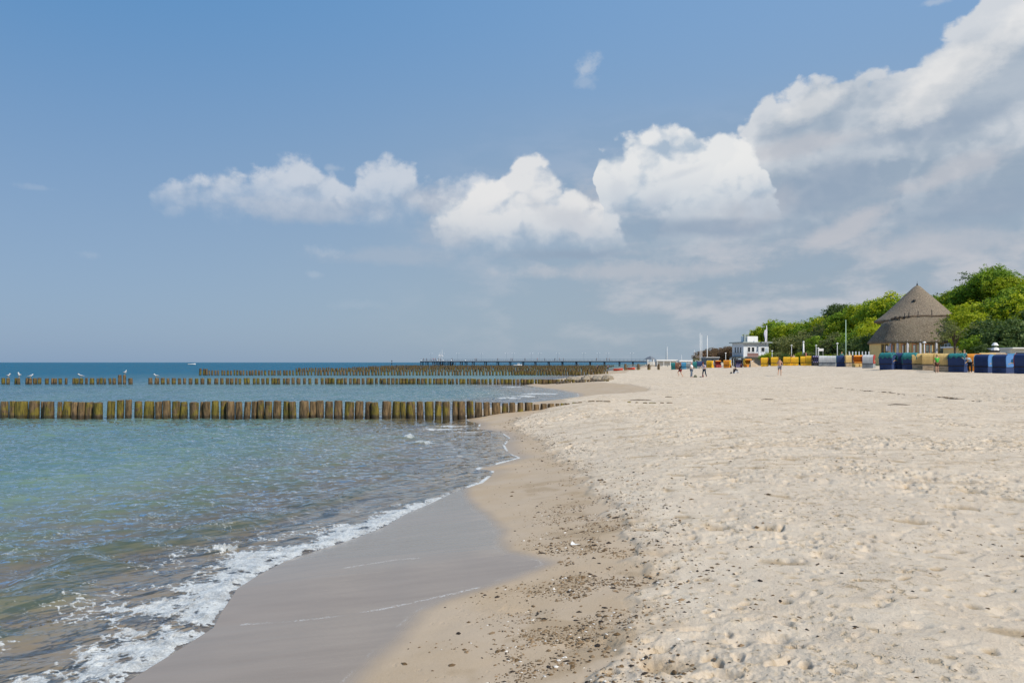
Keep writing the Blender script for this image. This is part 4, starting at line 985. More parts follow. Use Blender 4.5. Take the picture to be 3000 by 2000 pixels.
def person(label, x, y, rz, h, pose, top, low, hair, sleeves='short', legs='long', hat=None, group='people on the beach', z=None, name='person', cat='person', simple=False):
    """pose: joints in a 1.75 m tall figure, facing -Y (towards the sea of the viewer) before rz"""
    p = dict(pel=(0, 0, .95), wst=(0, 0, 1.08), chs=(0, 0, 1.32), nek=(0, 0, 1.49), hed=(0, -.01, 1.60), crn=(0, -.005, 1.70),
             shl=(-.18, 0, 1.42), shr=(.18, 0, 1.42), ell=(-.25, .02, 1.13), elr=(.25, .02, 1.13), wrl=(-.26, -.06, .88), wrr=(.26, -.06, .88),
             hil=(-.09, 0, .90), hir=(.09, 0, .90), knl=(-.10, -.02, .50), knr=(.10, -.02, .50), anl=(-.11, .02, .09), anr=(.11, .02, .09))
    p.update(pose); V, E, idx = [], [], {}
    def v(n, c, r): idx[n] = len(V); V.append((c[0], c[1], c[2], r)); return idx[n]
    v('pel', p['pel'], .13)
    for n, r in (('wst', .115), ('chs', .135), ('nek', .055), ('hed', .088), ('crn', .075)): v(n, p[n], r)
    E += [(idx[a], idx[b]) for a, b in (('pel', 'wst'), ('wst', 'chs'), ('chs', 'nek'), ('nek', 'hed'), ('hed', 'crn'))]
    for s_ in 'lr':
        for n, r in (('sh', .058), ('el', .042), ('wr', .028)): v(n+s_, p[n+s_], r)
        E += [(idx['chs'], idx['sh'+s_]), (idx['sh'+s_], idx['el'+s_]), (idx['el'+s_], idx['wr'+s_])]
        a = Vector(p['el'+s_]); b = Vector(p['wr'+s_]); d_ = (b-a).normalized(); side = Vector((0, -1, 0)) if abs(d_.y) < .8 else Vector((1, 0, 0))
        v('pa'+s_, tuple(b+d_*.06), (.030, .018)); E.append((idx['wr'+s_], idx['pa'+s_]))
        if not simple:
            for k in range(4):
                q = b+d_*(.14+.015*math.sin(k+1))+side*(.022*(k-1.5)); v('f%d%s' % (k, s_), tuple(q), .009); E.append((idx['pa'+s_], idx['f%d%s' % (k, s_)]))
            v('th'+s_, tuple(b+d_*.07-side*.055), .010); E.append((idx['wr'+s_], idx['th'+s_]))
        for n, r in (('hi', .088), ('kn', .056), ('an', .038)): v(n+s_, p[n+s_], r)
        E += [(idx['pel'], idx['hi'+s_]), (idx['hi'+s_], idx['kn'+s_]), (idx['kn'+s_], idx['an'+s_])]
        an = p['an'+s_]; v('to'+s_, (an[0], an[1]-.15, an[2]-.055), (.035, .022)); E.append((idx['an'+s_], idx['to'+s_]))
    t_ = thing(name, label, cat, (x, y, gz(x, y) if z is None else z), rz, group); t_.scale = (h/1.75,)*3
    def link(me, n, mm, par):
        me.materials.clear(); me.materials.append(mm); o = bpy.data.objects.new(n, me); C.objects.link(o); o.parent = par; return o
    body = link(skin_mesh('body', V, E, 0, 1), 'body', skin, t_)
    def sub_mesh(n, names, extra, mm, cut=None):
        vi = {a: k for k, a in enumerate(names)}; vv = []
        for a in names:
            q = V[idx[a]]; r = q[3] if not isinstance(q[3], tuple) else q[3][0]; c_ = Vector(q[:3])
            if cut and a in cut: o_ = Vector(V[idx[cut[a][0]]][:3]); c_ = o_+(c_-o_)*cut[a][1]
            vv.append((c_[0], c_[1], c_[2], r+extra))
        ee = [(vi[names[a]], vi[names[b]]) for a in range(len(names)) for b in range(a+1, len(names)) if (idx[names[a]], idx[names[b]]) in E or (idx[names[b]], idx[names[a]]) in E]
        return link(skin_mesh(n, vv, ee, 0, 1), n, mm, t_)
    if top:
        nm = ['pel', 'wst', 'chs', 'shl', 'shr', 'ell', 'elr']+(['wrl', 'wrr'] if sleeves == 'long' else [])
        sub_mesh('shirt', nm, .022, top, None if sleeves == 'long' else {'ell': ('shl', .6), 'elr': ('shr', .6)})
    if low:
        nm = ['pel', 'hil', 'hir', 'knl', 'knr']+(['anl', 'anr'] if legs == 'long' else [])
        sub_mesh('trousers' if legs == 'long' else 'shorts', nm, .022, low, None if legs == 'long' else {'knl': ('hil', .75), 'knr': ('hir', .75)})
    if hair:
        m = MB(); hx, hy, hz = p['crn']; m.ball((hx, hy+.02, hz-.015), (.098, .108, .098), 12, 8); m.build('hair', hair, t_, True)
    if hat:
        m = MB(); hx, hy, hz = p['crn']; m.lathe([(.105, .01), (.10, .07), (.05, .12)], (hx, hy, hz), 12); m.box((hx, hy-.13, hz+.02), (.16, .12, .02)); m.build('cap', hat, t_, True)
    return t_
def fab(n, c): return mat('fabric_'+n, c, .85, .12, 9)
brown_h, blond_h, dark_h = mat('brown_hair', (.06, .035, .02), .6), mat('blond_hair', (.35, .24, .10), .6), mat('dark_hair', (.015, .012, .012), .6)
Yq = 91.0
person('person in white shirt and jeans standing with legs apart facing inland', X3(2026, Yq), Yq, 1.0, 1.72, dict(knl=(-.16, -.02, .50), anl=(-.27, .02, .09), knr=(.13, 0, .5), anr=(.2, .03, .09), ell=(-.30, .03, 1.18), wrl=(-.20, -.22, 1.10), elr=(.33, -.08, 1.17), wrr=(.30, -.34, 1.12)), fab('white', (.78, .78, .80)), fab('jeans', (.13, .17, .23)), None, 'short', 'long', fab('pink', (.72, .45, .45)))
person('person in pale lilac shirt and dark blue trousers with maroon cap', X3(2065, Yq), Yq+.3, -.6, 1.70, dict(knl=(-.16, -.02, .50), anl=(-.22, .02, .09), knr=(.16, 0, .5), anr=(.28, .03, .09), chs=(-.05, -.06, 1.30), nek=(-.10, -.11, 1.46), hed=(-.12, -.13, 1.57), crn=(-.12, -.13, 1.67), shl=(-.23, -.05, 1.38), shr=(.12, -.08, 1.39), ell=(-.34, -.2, 1.18), wrl=(-.40, -.38, 1.05), elr=(.26, -.18, 1.15), wrr=(.12, -.38, 1.02)), fab('lilac', (.62, .58, .72)), fab('darkblue', (.012, .03, .06)), brown_h, 'short', 'long', fab('maroon', (.16, .03, .035)))
person('slim person in black top running with bare legs', X3(1993, 93), 93, -1.2, 1.66, dict(knl=(-.08, -.32, .62), anl=(-.09, -.10, .25), knr=(.10, .05, .50), anr=(.12, .32, .12), chs=(0, -.06, 1.32), nek=(0, -.1, 1.48), hed=(0, -.13, 1.6), crn=(0, -.13, 1.69), ell=(-.26, .2, 1.2), wrl=(-.24, .12, .98), elr=(.26, -.22, 1.18), wrr=(.20, -.38, 1.30)), fab('black', (.015, .015, .02)), fab('darkred', (.25, .03, .03)), brown_h, 'long', 'short')
person('bare-chested boy in grey shorts walking on the sand', X3(2284, 77), 77, 2.6, 1.70, dict(knl=(-.10, -.14, .50), anl=(-.10, -.10, .09), knr=(.09, .02, .50), anr=(.10, .26, .14), ell=(-.27, -.02, 1.15), wrl=(-.18, -.24, 1.12), elr=(.27, -.02, 1.15), wrr=(.18, -.24, 1.12)), None, fab('grey', (.22, .22, .26)), brown_h, 'short', 'short')
Ys = 100.0
sit = dict(pel=(0, .1, .14), wst=(0, .12, .28), chs=(0, .02, .50), nek=(0, -.06, .66), hed=(0, -.1, .77), crn=(0, -.1, .86), shl=(-.18, .0, .60), shr=(.18, .0, .60), ell=(-.26, -.2, .42), elr=(.26, -.2, .42), wrl=(-.14, -.38, .45), wrr=(.14, -.38, .45), hil=(-.09, .05, .12), hir=(.09, .05, .12), knl=(-.12, -.36, .40), knr=(.12, -.36, .40), anl=(-.12, -.50, .06), anr=(.12, -.50, .06))
person('person in black jacket sitting on the bare sand', X3(2153, Ys), Ys, 1.9, 1.72, sit, fab('black', (.015, .015, .02)), fab('pale', (.50, .52, .55)), dark_h, 'long', 'long')
person('person in white crouching beside the half-turned orange beach chair', X3(2202, 143), 143, .8, 1.6, dict(chs=(0, -.2, 1.20), nek=(0, -.34, 1.30), hed=(0, -.42, 1.36), crn=(0, -.46, 1.44), shl=(-.18, -.24, 1.26), shr=(.18, -.24, 1.26), ell=(-.25, -.36, 1.0), elr=(.25, -.36, 1.0), wrl=(-.2, -.5, .8), wrr=(.2, -.5, .8), knl=(-.1, -.15, .5), knr=(.1, -.15, .5)), fab('white', (.78, .78, .80)), fab('black', (.015, .015, .02)), blond_h)
person('person in red sitting low beside the lilac striped chair', X3(2172, 147), 147, -.4, 1.6, sit, fab('red', (.5, .06, .08)), fab('darkred', (.25, .03, .03)), dark_h)
person('person in a green top and brown shorts leaning on the cream beach chair', X3(2745, 65.5), 65.5, 3.3, 1.50, dict(ell=(-.30, -.05, 1.14), wrl=(-.22, -.26, 1.10), elr=(.28, .02, 1.12), wrr=(.30, -.05, .90)), fab('green', (.06, .38, .05)), fab('brown', (.11, .045, .03)), blond_h, 'short', 'short')
person('stooping worker in pale blue shirt pulling a cover over a navy chair', X3(2842, 65.3), 65.3, -1.25, 1.62, dict(chs=(0, -.20, 1.24), nek=(0, -.31, 1.36), hed=(0, -.38, 1.44), crn=(0, -.41, 1.53), shl=(-.18, -.22, 1.31), shr=(.18, -.22, 1.31), ell=(-.24, -.42, 1.25), elr=(.24, -.42, 1.25), wrl=(-.2, -.62, 1.35), wrr=(.2, -.60, 1.30), knl=(-.12, -.08, .5), knr=(.12, .05, .5)), fab('paleblue', (.35, .52, .62)), fab('black', (.015, .015, .02)), brown_h, 'long')
std = dict()
for px, Y, py, lab, tp, hr in [(2361, 133, 1030, 'person in red top behind the narrow yellow beach chair', (.55, .16, .15), brown_h), (2318, 150, 1037, 'person in dark top behind the pair of yellow chairs', (.03, .03, .04), dark_h), (2325, 151, 1038, 'person in pink top beside the one in dark', (.6, .4, .42), blond_h),
        (2466, 114, 1030, 'person in teal top and white cap behind the navy beach chair', (.10, .36, .34), blond_h), (2479, 113, 1034, 'person in grey top below the tall mast', (.4, .42, .42), blond_h), (2490, 116, 1032, 'person in brown top to the inland side of the mast', (.25, .12, .07), brown_h),
        (2716, 88, 1030, 'person with black hair seen over the middle cream chair', (.06, .06, .08), dark_h), (2732, 88, 1031, 'second dark-haired person looking over the cream chairs', (.10, .10, .13), dark_h), (2825, 70, 1024.5, 'person in light green top behind the covered navy chair', (.42, .56, .36), blond_h)]:
    zt = Z3(py, Y); x = X3(px, Y); hh = 1.7; person(lab, x, Y, random.uniform(-2, 2), hh, std, fab('c%d' % px, tp), fab('jeans', (.13, .17, .23)), hr, group='people among the beach chairs', z=zt-hh-.02)
# strollers on the pier and far beach share four figures
walkers = []
for i, (tp, lw) in enumerate([((.05, .05, .07), (.02, .02, .03)), ((.45, .10, .10), (.05, .05, .1)), ((.5, .5, .52), (.1, .12, .16)), ((.06, .10, .2), (.02, .02, .02))]):
    walkers.append(person('x', 0, 0, 0, 1.75, dict(knl=(-.1, -.12, .5), anl=(-.1, -.14, .09), anr=(.1, .2, .12)), fab('w%d' % i, tp), fab('wl%d' % i, lw), dark_h, group='people strolling on the pier', simple=True, z=0))
used = set()
def stroll(px, k, x, y, z, lab, grp):
    o = walkers[k] if k not in used else copy_tree(walkers[k]); used.add(k); o.location = (x, y, z); o.rotation_euler = (0, 0, random.uniform(0, 6)); tag(o, lab, 'person', grp)
PP = [(1242, 0), (1250, 3), (1263, 2), (1269, 1), (1275, 1), (1285, 0), (1291, 3), (1325, 0), (1392, 3), (1396, 0), (1458, 0), (1497, 3), (1501, 0), (1538, 0), (1574, 1), (1596, 3), (1626, 0), (1639, 2), (1650, 0), (1747, 0), (1777, 3), (1786, 2)]
for i, (px, k) in enumerate(PP):
    x, y = pier_pt(px); stroll(px, k, x, y-1.2*math.cos(i), zd+.17, '%s person from the sea end of the pier, in %s clothes' % (words_ord(i+1), ['dark', 'red', 'grey', 'blue'][k]), 'people strolling on the pier')
for px, Y, k, lab in [(1750, 226, 0, 'person in dark clothes paddling near the far groynes'), (1781, 222, 3, 'lone person at the water before the red boats'), (1694, 380, 0, 'tiny person in the shallows below the pier')]:
    stroll(px, k, X3(px, Y), Y, max(gz(X3(px, Y), Y), -.2), lab, 'people at the far shore')
# bags
bagm = mat('bag_green', (.07, .08, .045), .8, .3, 9)
def bag(px, Y, w_, h_, mm, lab, name='bag'):
    x = X3(px, Y); t_ = thing(name, lab, 'bag', (x, Y, gz(x, Y)-.01), random.random()); m = MB(); m.ball((0, 0, h_*.5), (w_/2, w_*.3, h_*.52), 12, 8); m.box((0, 0, h_*.22), (w_*.86, w_*.5, h_*.44)); m.build('body', mm, t_, True, .02)
    m = MB(); m.tube([(-w_*.25, 0, h_*.9), (-w_*.2, 0, h_*1.25), (w_*.2, 0, h_*1.25), (w_*.25, 0, h_*.9)], .018, 6); m.build('handle', dark, t_); return t_
bag(2037, 90.5, .44, .26, bagm, 'dark green bag on the sand between two standing beachgoers'); bag(2053, 90.2, .42, .10, dark, 'flat dark bag at the feet of the person in dark blue trousers')
bag(2059.5, 90.6, .20, .34, fab('maroon', (.16, .03, .035)), 'upright maroon bag leaning at the person in dark blue trousers'); bag(2142, 99.6, .34, .24, dark, 'black rucksack behind the person sitting on the sand')

# ------------------------------------------------------------------ rescue station
def quad_wall(m, a, b_, z0, z1, th=.2):
    a, b_ = Vector(a), Vector(b_); d_ = (b_-a); L_ = d_.length; m.box(((a.x+b_.x)/2, (a.y+b_.y)/2, (z0+z1)/2), (L_, th, z1-z0), math.atan2(d_.y, d_.x))
Yr = 190.0; xr = X3(2198, Yr); gr0 = gz(xr, Yr)
st = thing('rescue_station', 'white two-storey lifeguard station with roof terrace and flag', 'building', (xr, Yr, gr0), math.radians(14))
wallw = mat('station_wall', (.66, .70, .74), .7, .05, 2); grey_roof = mat('roof_grey', (.33, .38, .38), .7, .1, 3); conc = mat('concrete', (.30, .32, .31), .85, .15, 3)
zf, zr = 3.35-gr0, 6.75-gr0; W_, D_ = 6.6, 5.2
m = MB(); m.box((0, 0, (zf+zr)/2), (W_, D_, zr-zf)); m.build('wall', wallw, st)
m = MB(); m.box((.9, .3, zf/2-.15), (W_-2.6, D_-1.2, zf+.3-.32)); m.build('lower_wall', conc, st)
for sx, sy in ((-2.9, -2.2), (2.9, -2.2), (-2.9, 2.2)):
    m = MB(); m.box((sx, sy, zf/2-.16), (.3, .3, zf-.02)); m.build('pillar', conc, st)
m = MB(); m.box((0, 0, zf-.003), (W_+.5, D_+.5, .26)); m.build('floor_slab', grey_roof, st)
m = MB(); m.box((0, -.1, zr+.12), (W_+1.1, D_+1.3, .24)); m.build('roof', grey_roof, st)
m = MB()
for a, b_ in (((-1.7, -1.6), (1.0, -1.6)), ((1.0, -1.6), (1.0, 1.2)), ((-1.7, 1.2), (1.0, 1.2)), ((-1.7, -1.6), (-1.7, 1.2))): quad_wall(m, (a[0], a[1], 0), (b_[0], b_[1], 0), zr+.25, zr+1.6, .12)
m.build('roof_parapet', white, st)
m = MB(); m.box((-2.1, -1.0, zr+1.1), (.4, .5, 1.75)); m.build('chimney', grey_roof, st)
m = MB()
for x in (-.9, -.4): m.tube([(x, 0, zr+.2), (x, 0, zr+2.8)], .035, 6)
m.box((-.65, 0, zr+2.8), (.55, .05, .05)); m.box((-.65, 0, zr+2.3), (.55, .05, .05)); m.build('aerial_frame', mat('pale_metal', (.6, .62, .64), .4, .05), st)
for x, w_, h_ in ((-1.9, .62, 1.05), (-.85, .68, 1.05), (1.75, .85, .95)):
    fr_ = MB(); z_ = zf+1.85
    for dx_, dz_, ww, hh in ((0, h_/2+.05, w_+.2, .1), (0, -h_/2-.05, w_+.2, .1), (-w_/2-.05, 0, .1, h_), (w_/2+.05, 0, .1, h_)): fr_.box((x+dx_, -D_/2-.03, z_+dz_), (ww, .10, hh))
    f_ = fr_.build('window', white, st); m = MB(); m.box((x, -D_/2-.012, z_), (w_, .03, h_)); m.build('pane', glass, f_)
for y in (-1.4, -.2, 1.0):
    m = MB(); m.box((-W_/2-.02, y, zf+1.75), (.06, .75, 1.5)); f_ = m.build('window', white, st); m = MB(); m.box((-W_/2-.055, y, zf+1.75), (.03, .55, 1.3)); m.build('pane', glass, f_)
m = MB(); m.box((2.75, -D_/2-.03, zf+1.2), (.62, .06, 2.0)); m.build('door', mat('door_blue', (.42, .52, .60), .5, .05), st)
bal = MB(); bal.box((-1.3, -D_/2-.75, zf+.62), (2.9, .06, .75)); bal.box((-1.3, -D_/2-.4, zf+.16), (2.9, .75, .1)); bal.build('balcony', mat('balcony_brown', (.22, .13, .12), .7, .1), st)
bal = MB(); bal.box((1.6, -D_/2-.75, zf+.62), (2.8, .06, .75)); bal.box((1.6, -D_/2-.4, zf+.16), (2.8, .75, .1)); bal.build('balcony', wallw, st)
bal = MB()
for k in range(9): bal.box((-W_/2-.55, -D_/2+.2+k*.6, zf+.6), (.05, .05, .95))
bal.box((-W_/2-.55, 0, zf+1.1), (.07, D_, .07)); bal.box((-W_/2-.4, 0, zf+.16), (.8, D_, .1)); bal.build('side_railing', mat('dark_rail', (.09, .11, .13), .6, .1), st)
# flag beside it
fp = thing('feather_flag', 'white feather flag flying beside the lifeguard station roof', 'flag', (X3(2243, 186), 186, gz(X3(2243, 186), 186)))
m = MB(); m.tube([(0.35, 0, 0), (.35, 0, Z3(957, 186)-fp.location.z)], .04, 6); m.build('pole', mat('pale_metal', (0, 0, 0)), fp)
m = MB(); vs = []; nz = 16; zt_ = Z3(955, 186)-fp.location.z; zb_ = Z3(1003, 186)-fp.location.z
for i in range(nz+1):
    k = i/nz; w_ = .62-.1*math.sin(k*9); 
    if k > .78: w_ *= .35+.5*(1-k)
    for j in range(5): q = j/4; vs.append((.33-w_*q, .08*math.sin(q*5+k*7), zb_+(zt_-zb_)*k))
m.add(vs, [(i*5+j, i*5+j+1, (i+1)*5+j+1, (i+1)*5+j) for i in range(nz) for j in range(4)]); o = m.build('flag', fab('flag', (.72, .70, .80)), fp, True); q = o.modifiers.new('thick', 'SOLIDIFY'); q.thickness = .01

# small buildings beyond
def hut(px0_, px1_, Y, yt, ye, wallc, roofc, label, name, dep=5, pitched=False):
    xc = (X3(px0_, Y)+X3(px1_, Y))/2; w_ = X3(px1_, Y)-X3(px0_, Y); g_ = gz(xc, Y); t_ = thing(name, label, 'building', (xc, Y, g_)); zt, ze = Z3(yt, Y)-g_, Z3(ye, Y)-g_
    m = MB(); m.box((0, 0, ze/2-.3), (w_*.94, dep, ze+.6)); m.build('wall', wallc, t_)
    m = MB()
    if pitched: m.prism([(-dep/2-.4, ze), (dep/2+.4, ze), (0, zt)], -w_/2, w_/2)
    else: m.box((0, -.2, (zt+ze)/2), (w_, dep+.9, zt-ze))
    m.build('roof', roofc, t_)
    n_ = max(2, int(w_/2.2))
    for k in range(n_):
        x = -w_*.47+w_*.94*(k+.5)/n_; f_ = MB()
        for dx_, dz_, ww, hh in ((0, .48, 1.1, .08), (0, -.48, 1.1, .08), (-.51, 0, .08, .9), (.51, 0, .08, .9)): f_.box((x+dx_, -dep/2-.03, ze*.58+dz_), (ww, .08, hh))
        f_ = f_.build('window', white, t_); m = MB(); m.box((x, -dep/2-.012, ze*.58), (.94, .03, .88)); m.build('pane', glass, f_)
    return t_
hut(2060, 2100, 205, 1046, 1047.5, mat('blue_grey_wall', (.10, .13, .16), .7, .1), white, 'blue-grey beach building with thin white flat roof behind the yellow chairs', 'beach_house')
hut(2034, 2051, 215, 1041, 1049, mat('ochre_wall', (.30, .27, .12), .8, .1), mat('brown_roof', (.12, .09, .06), .8, .2), 'small ochre hut with dark pitched roof beside the white masts', 'hut', 4, True)
hut(2923, 3040, 88, 1019, 1022, mat('pale_wall', (.55, .56, .53), .7, .05), white, 'long pale flat-roofed kiosk behind the last navy beach chairs', 'kiosk', 4)
ki = thing('lantern_kiosk', 'dark narrow ticket kiosk with white two-tier roof under the evergreen', 'kiosk', (X3(2915, 86), 86, gz(X3(2915, 86), 86))); zk = Z3(1001, 86)-ki.location.z
m = MB(); m.box((0, 0, (zk-.9)/2), (.62, .62, zk-.9)); m.build('wall', dark, ki)
m = MB(); m.lathe([(.42, zk-.92), (.34, zk-.66), (.14, zk-.60)], n=8); m.lathe([(.36, zk-.40), (.20, zk-.14), (.04, zk-.08)], n=8); m.build('roof', white, ki)
m = MB(); m.box((0, -.32, (zk-.9)*.62), (.5, .03, .6)); m.build('window', glass, ki)

# ------------------------------------------------------------------ thatched round restaurant
thatch, t, b = new_mat('thatch'); pos = N(t, t.nodes.new('ShaderNodeTexCoord').outputs['Object']); x, y, z = sep(t, pos)
st1 = noise(t, vec(t, x*7, y*7, z*1.5), 1.0, 5, .7); st2 = noise(t, pos, .9, 4, .6); st3 = noise(t, vec(t, x*1.2, y*1.2, z*5), 1.0, 3, .6)
c = mixc(t, st1.ss(.3, .7), (.11, .08, .055), (.34, .27, .195)); c = mixc(t, st2.ss(.35, .7)*.5, c, (.20, .17, .12)); c = mixc(t, st3.ss(.5, .75)*.35, c, (.11, .09, .06))
t.links.new(c.k, b.inputs['Base Color']); b.inputs['Roughness'].default_value = .95; t.links.new(bump(t, st1+st3*.5, .9, .12).k, b.inputs['Normal'])
thatch_old = thatch.copy(); thatch_old.name = 'old_thatch'
for n_ in thatch_old.node_tree.nodes:
    if n_.type == 'MIX' and n_.data_type == 'RGBA' and not n_.inputs[6].is_linked: n_.inputs[6].default_value = (.075, .055, .036, 1); n_.inputs[7].default_value = (.27, .215, .15, 1)
ridge_m = mat('thatch_ridge', (.11, .08, .055), .95, .4, 5, bumpd=.05)
ywall = mat('yellow_wall', (.82, .58, .24), .8, .06, 1.5); pilm = mat('pilaster_white', (.60, .60, .64), .7, .05); gwall = mat('drum_wall', (.33, .36, .30), .8, .1)
Yh = 112.0; gh = 1.6; pm = F/Yh
def XH(px): return X3(px, Yh)
def ZH(py): return Z3(py, Yh)-gh
hx = XH(2692); H_ = thing('thatched_restaurant', 'round yellow restaurant with tall thatched cone roof and thatched lower ring', 'building', (hx, Yh, gh))
def lx(px): return XH(px)-hx
# walls: rounded plan
def plan(rx, ry, z, n=64, cx=0, cy=0, p=2.6):
    out = []
    for k in range(n):
        a = 2*math.pi*k/n; ca, sa = math.cos(a), math.sin(a); out.append((cx+rx*math.copysign(abs(ca)**(2/p), ca), cy+ry*math.copysign(abs(sa)**(2/p), sa), z))
    return out
def loft(loops, m, cap=True):
    n = len(loops[0]); vs = [v for l in loops for v in l]; fs = [(i*n+k, i*n+(k+1) % n, (i+1)*n+(k+1) % n, (i+1)*n+k) for i in range(len(loops)-1) for k in range(n)]
    if cap: fs += [tuple(range(n))[::-1], tuple((len(loops)-1)*n+k for k in range(n))]
    m.add(vs, fs); return m
xl, xr_ = X3(2563, Yh+6)-hx, X3(2875, Yh+6)-hx; cx_, rx_ = (xl+xr_)/2, (xr_-xl)/2; ry_ = 6.0; cy_ = 6.0
ze_ = ZH(998)
m = MB(); loft([plan(rx_, ry_, -1, cx=cx_, cy=cy_), plan(rx_, ry_, ze_+.3, cx=cx_, cy=cy_)], m); m.build('wall', ywall, H_)
# lower roof: eave droops, body bulges, ridge ring
tl, tr = X3(2613, Yh+4)-hx, X3(2825, Yh+4)-hx; ctx, rtx = (tl+tr)/2, (tr-tl)/2
from mathutils import noise as mnoise
loops = []
for k, (f, zz) in enumerate([(-.075, ze_-.30), (-.09, ze_-.05), (0, ze_+.35), (.22, None), (.45, None), (.68, None), (.86, None), (.97, None), (1.0, None), (1.0, -1)]):
    zt = Z3(927, Yh+3.2)-gh
    if zz is None: zz = ze_+.35+(zt-ze_-.35)*((.45*f+.55*math.sin(f*math.pi/2)))
    if zz == -1: zz = zt+.18
    ff = max(f, 0); cxk = cx_+(ctx-cx_)*ff; rx = rx_+(rtx-rx_)*ff-min(f, 0)*3.2; ry = ry_+(1.0-ry_)*ff-min(f, 0)*3.2
    lp = plan(rx, ry, zz, cx=cxk, cy=cy_-2.0*ff, n=96)
    loops.append([(x+.10*mnoise.noise(Vector((x, y, zz))*1.3), y+.10*mnoise.noise(Vector((x+9, y, zz))*1.3), z+(.07*mnoise.noise(Vector((x*1.5, y*1.5, 3)))) + (-.55*max(0, (ctx-1-x)/rtx)**2 if k > 5 else 0)) for x, y, z in lp])
m = MB(); loft(loops, m); m.build('lower_roof', thatch_old, H_, True)
m = MB(); tp_ = [v for v in loops[8]]; tp_ = tp_[len(tp_)//2:]+tp_[:1]; m.tube([(x, y, z+.06) for x, y, z in tp_], .17, 7); m.build('ridge_roll', ridge_m, H_, True)
# cone roof on its drum
Yc = 121.5; kc = Yc/Yh; ccx = X3(2687, Yc)-hx; zc0 = Z3(941, Yc)-gh+.25; zap = Z3(836, Yc)-gh; rr0 = 107/pm*kc; cyc = Yc-Yh
m = MB(); loft([plan(rr0*.90, rr0*.90, ze_+.5, cx=ccx, cy=cyc, p=2), plan(rr0*.90, rr0*.90, zc0+.1, cx=ccx, cy=cyc, p=2)], m); m.build('drum', gwall, H_)
m = MB(); lps = []
for k, r in [(0, 1.04), (.0, 1.09), (.035, 1.06), (.12, .93), (.25, .78), (.40, .63), (.55, .485), (.70, .345), (.83, .215), (.93, .115), (.985, .05), (1.0, .012)]:
    zz = zc0-.25+(zap-zc0+.25)*k; lps.append([(x+.05*mnoise.noise(Vector((x, y, zz))*1.5), y, z+.04*mnoise.noise(Vector((x*2, y*2, zz)))) for x, y, z in plan(rr0*r, rr0*r, zz-(0.2 if (k == 0 and r < 1.05) else 0), cx=ccx, cy=cyc, p=2, n=72)])
loft(lps, m); m.build('cone_roof', thatch, H_, True)
m = MB(); m.tube([(ccx, cyc, zap-.25), (ccx, cyc, zap+.12)], [.22, .10], 10); m.tube([(ccx, cyc, zap), (ccx, cyc, zap+.65)], [.05, .012], 6); m.ball((ccx, cyc, zap+.20), .10); m.build('finial', dark, H_, True)
m = MB(); a_ = math.radians(-125); kx, ky = ccx+rr0*.52*math.cos(a_)*1.0, cyc+rr0*.52*math.sin(a_); m.box((kx, ky, zc0+(zap-zc0)*.52), (.28, .4, .26)); m.build('dormer', dark, H_)
for px, yt in ((2623, 929), (2636.5, 925), (2650.5, 917), (2663, 914), (2690, 911), (2730, 906)):
    m = MB(); x = X3(px, Yh+cy_-3)-hx; zb = Z3(932, Yh+3)-gh; m.tube([(x-.05, cy_-3.0, zb-.3), (x, cy_-3.0, Z3(yt, Yh+3)-gh)], [.07, .05], 6); m.box((x, cy_-3.1, zb+.2), (.35, .1, .1)); m.build('ridge_peg', dark, H_)
# facade
def face(px):
    x, y = lx(px), 0
    for _ in range(30): x = X3(px, Yh+y)-hx; y = .5*y+.5*(cy_-ry_*max(0, 1-min(1, abs((x-cx_)/rx_))**2.6)**(1/2.6))
    return x, y
for px in (2575, 2609, 2628.5, 2658, 2695, 2742, 2776, 2820, 2850):
    x, y = face(px)
    m = MB(); m.box((x, y-.10, ze_/2), (.24, .24, ze_+.2)); m.build('pilaster', pilm, H_)
for px, w_, kind in ((2588, .5, 'n'), (2599, .5, 'n'), (2619, .6, 'd'), (2649, .7, 'd'), (2683, .9, 'w'), (2722, 1.1, 'w'), (2758, .5, 'n'), (2774, .75, 'b'), (2804, .8, 'w'), (2836, 1.0, 'b')):
    x, y = face(px); fm = {'n': mat('frame_ochre', (.25, .17, .06), .7), 'd': mat('frame_red', (.25, .10, .05), .7), 'w': mat('frame_redbrown', (.30, .12, .05), .7), 'b': white}[kind]
    z_, h_ = ze_*.55, ze_*.62; f_ = MB()
    for dx_, dz_, ww, hh in ((0, h_/2+.05, w_+.2, .1), (0, -h_/2-.05, w_+.2, .1), (-w_/2-.05, 0, .1, h_), (w_/2+.05, 0, .1, h_), (0, 0, .06, h_)): f_.box((x+dx_, y-.05, z_+dz_), (ww, .16, hh))
    f_ = f_.build('window', fm, H_); m = MB(); m.box((x, y-.01, z_), (w_, .08, h_)); m.build('pane', mat('curtained_glass', (.20, .23, .22), .15, .3, 1.5, spec=.6), f_)
m = MB(); x, y = face(2604); m.box((x, y-.2, ZH(1020)), (1.0, .08, .75)); m.build('notice_board', mat('board_grey', (.55, .55, .6), .6), H_)
ann = thing('garden_annex', 'low annex with pale blinds beside the dark trunk of the evergreen', 'building', (X3(2850, 104), 104, 1.6)); m = MB(); m.box((0, 2, 1.2), (3.4, 4, 2.6)); m.build('wall', ywall, ann); m = MB(); m.box((0, 1.6, 2.6), (3.9, 5.2, .18)); m.build('roof', white, ann)
m = MB(); m.box((.1, -.05, 1.6), (2.3, .1, 1.1)); m.build('window', mat('curtained_glass', (0, 0, 0)), ann); m = MB(); m.box((.8, -.6, 2.1), (1.8, 1.0, .07)); m.build('awning', mat('awning_pale', (.55, .52, .45), .8), ann)

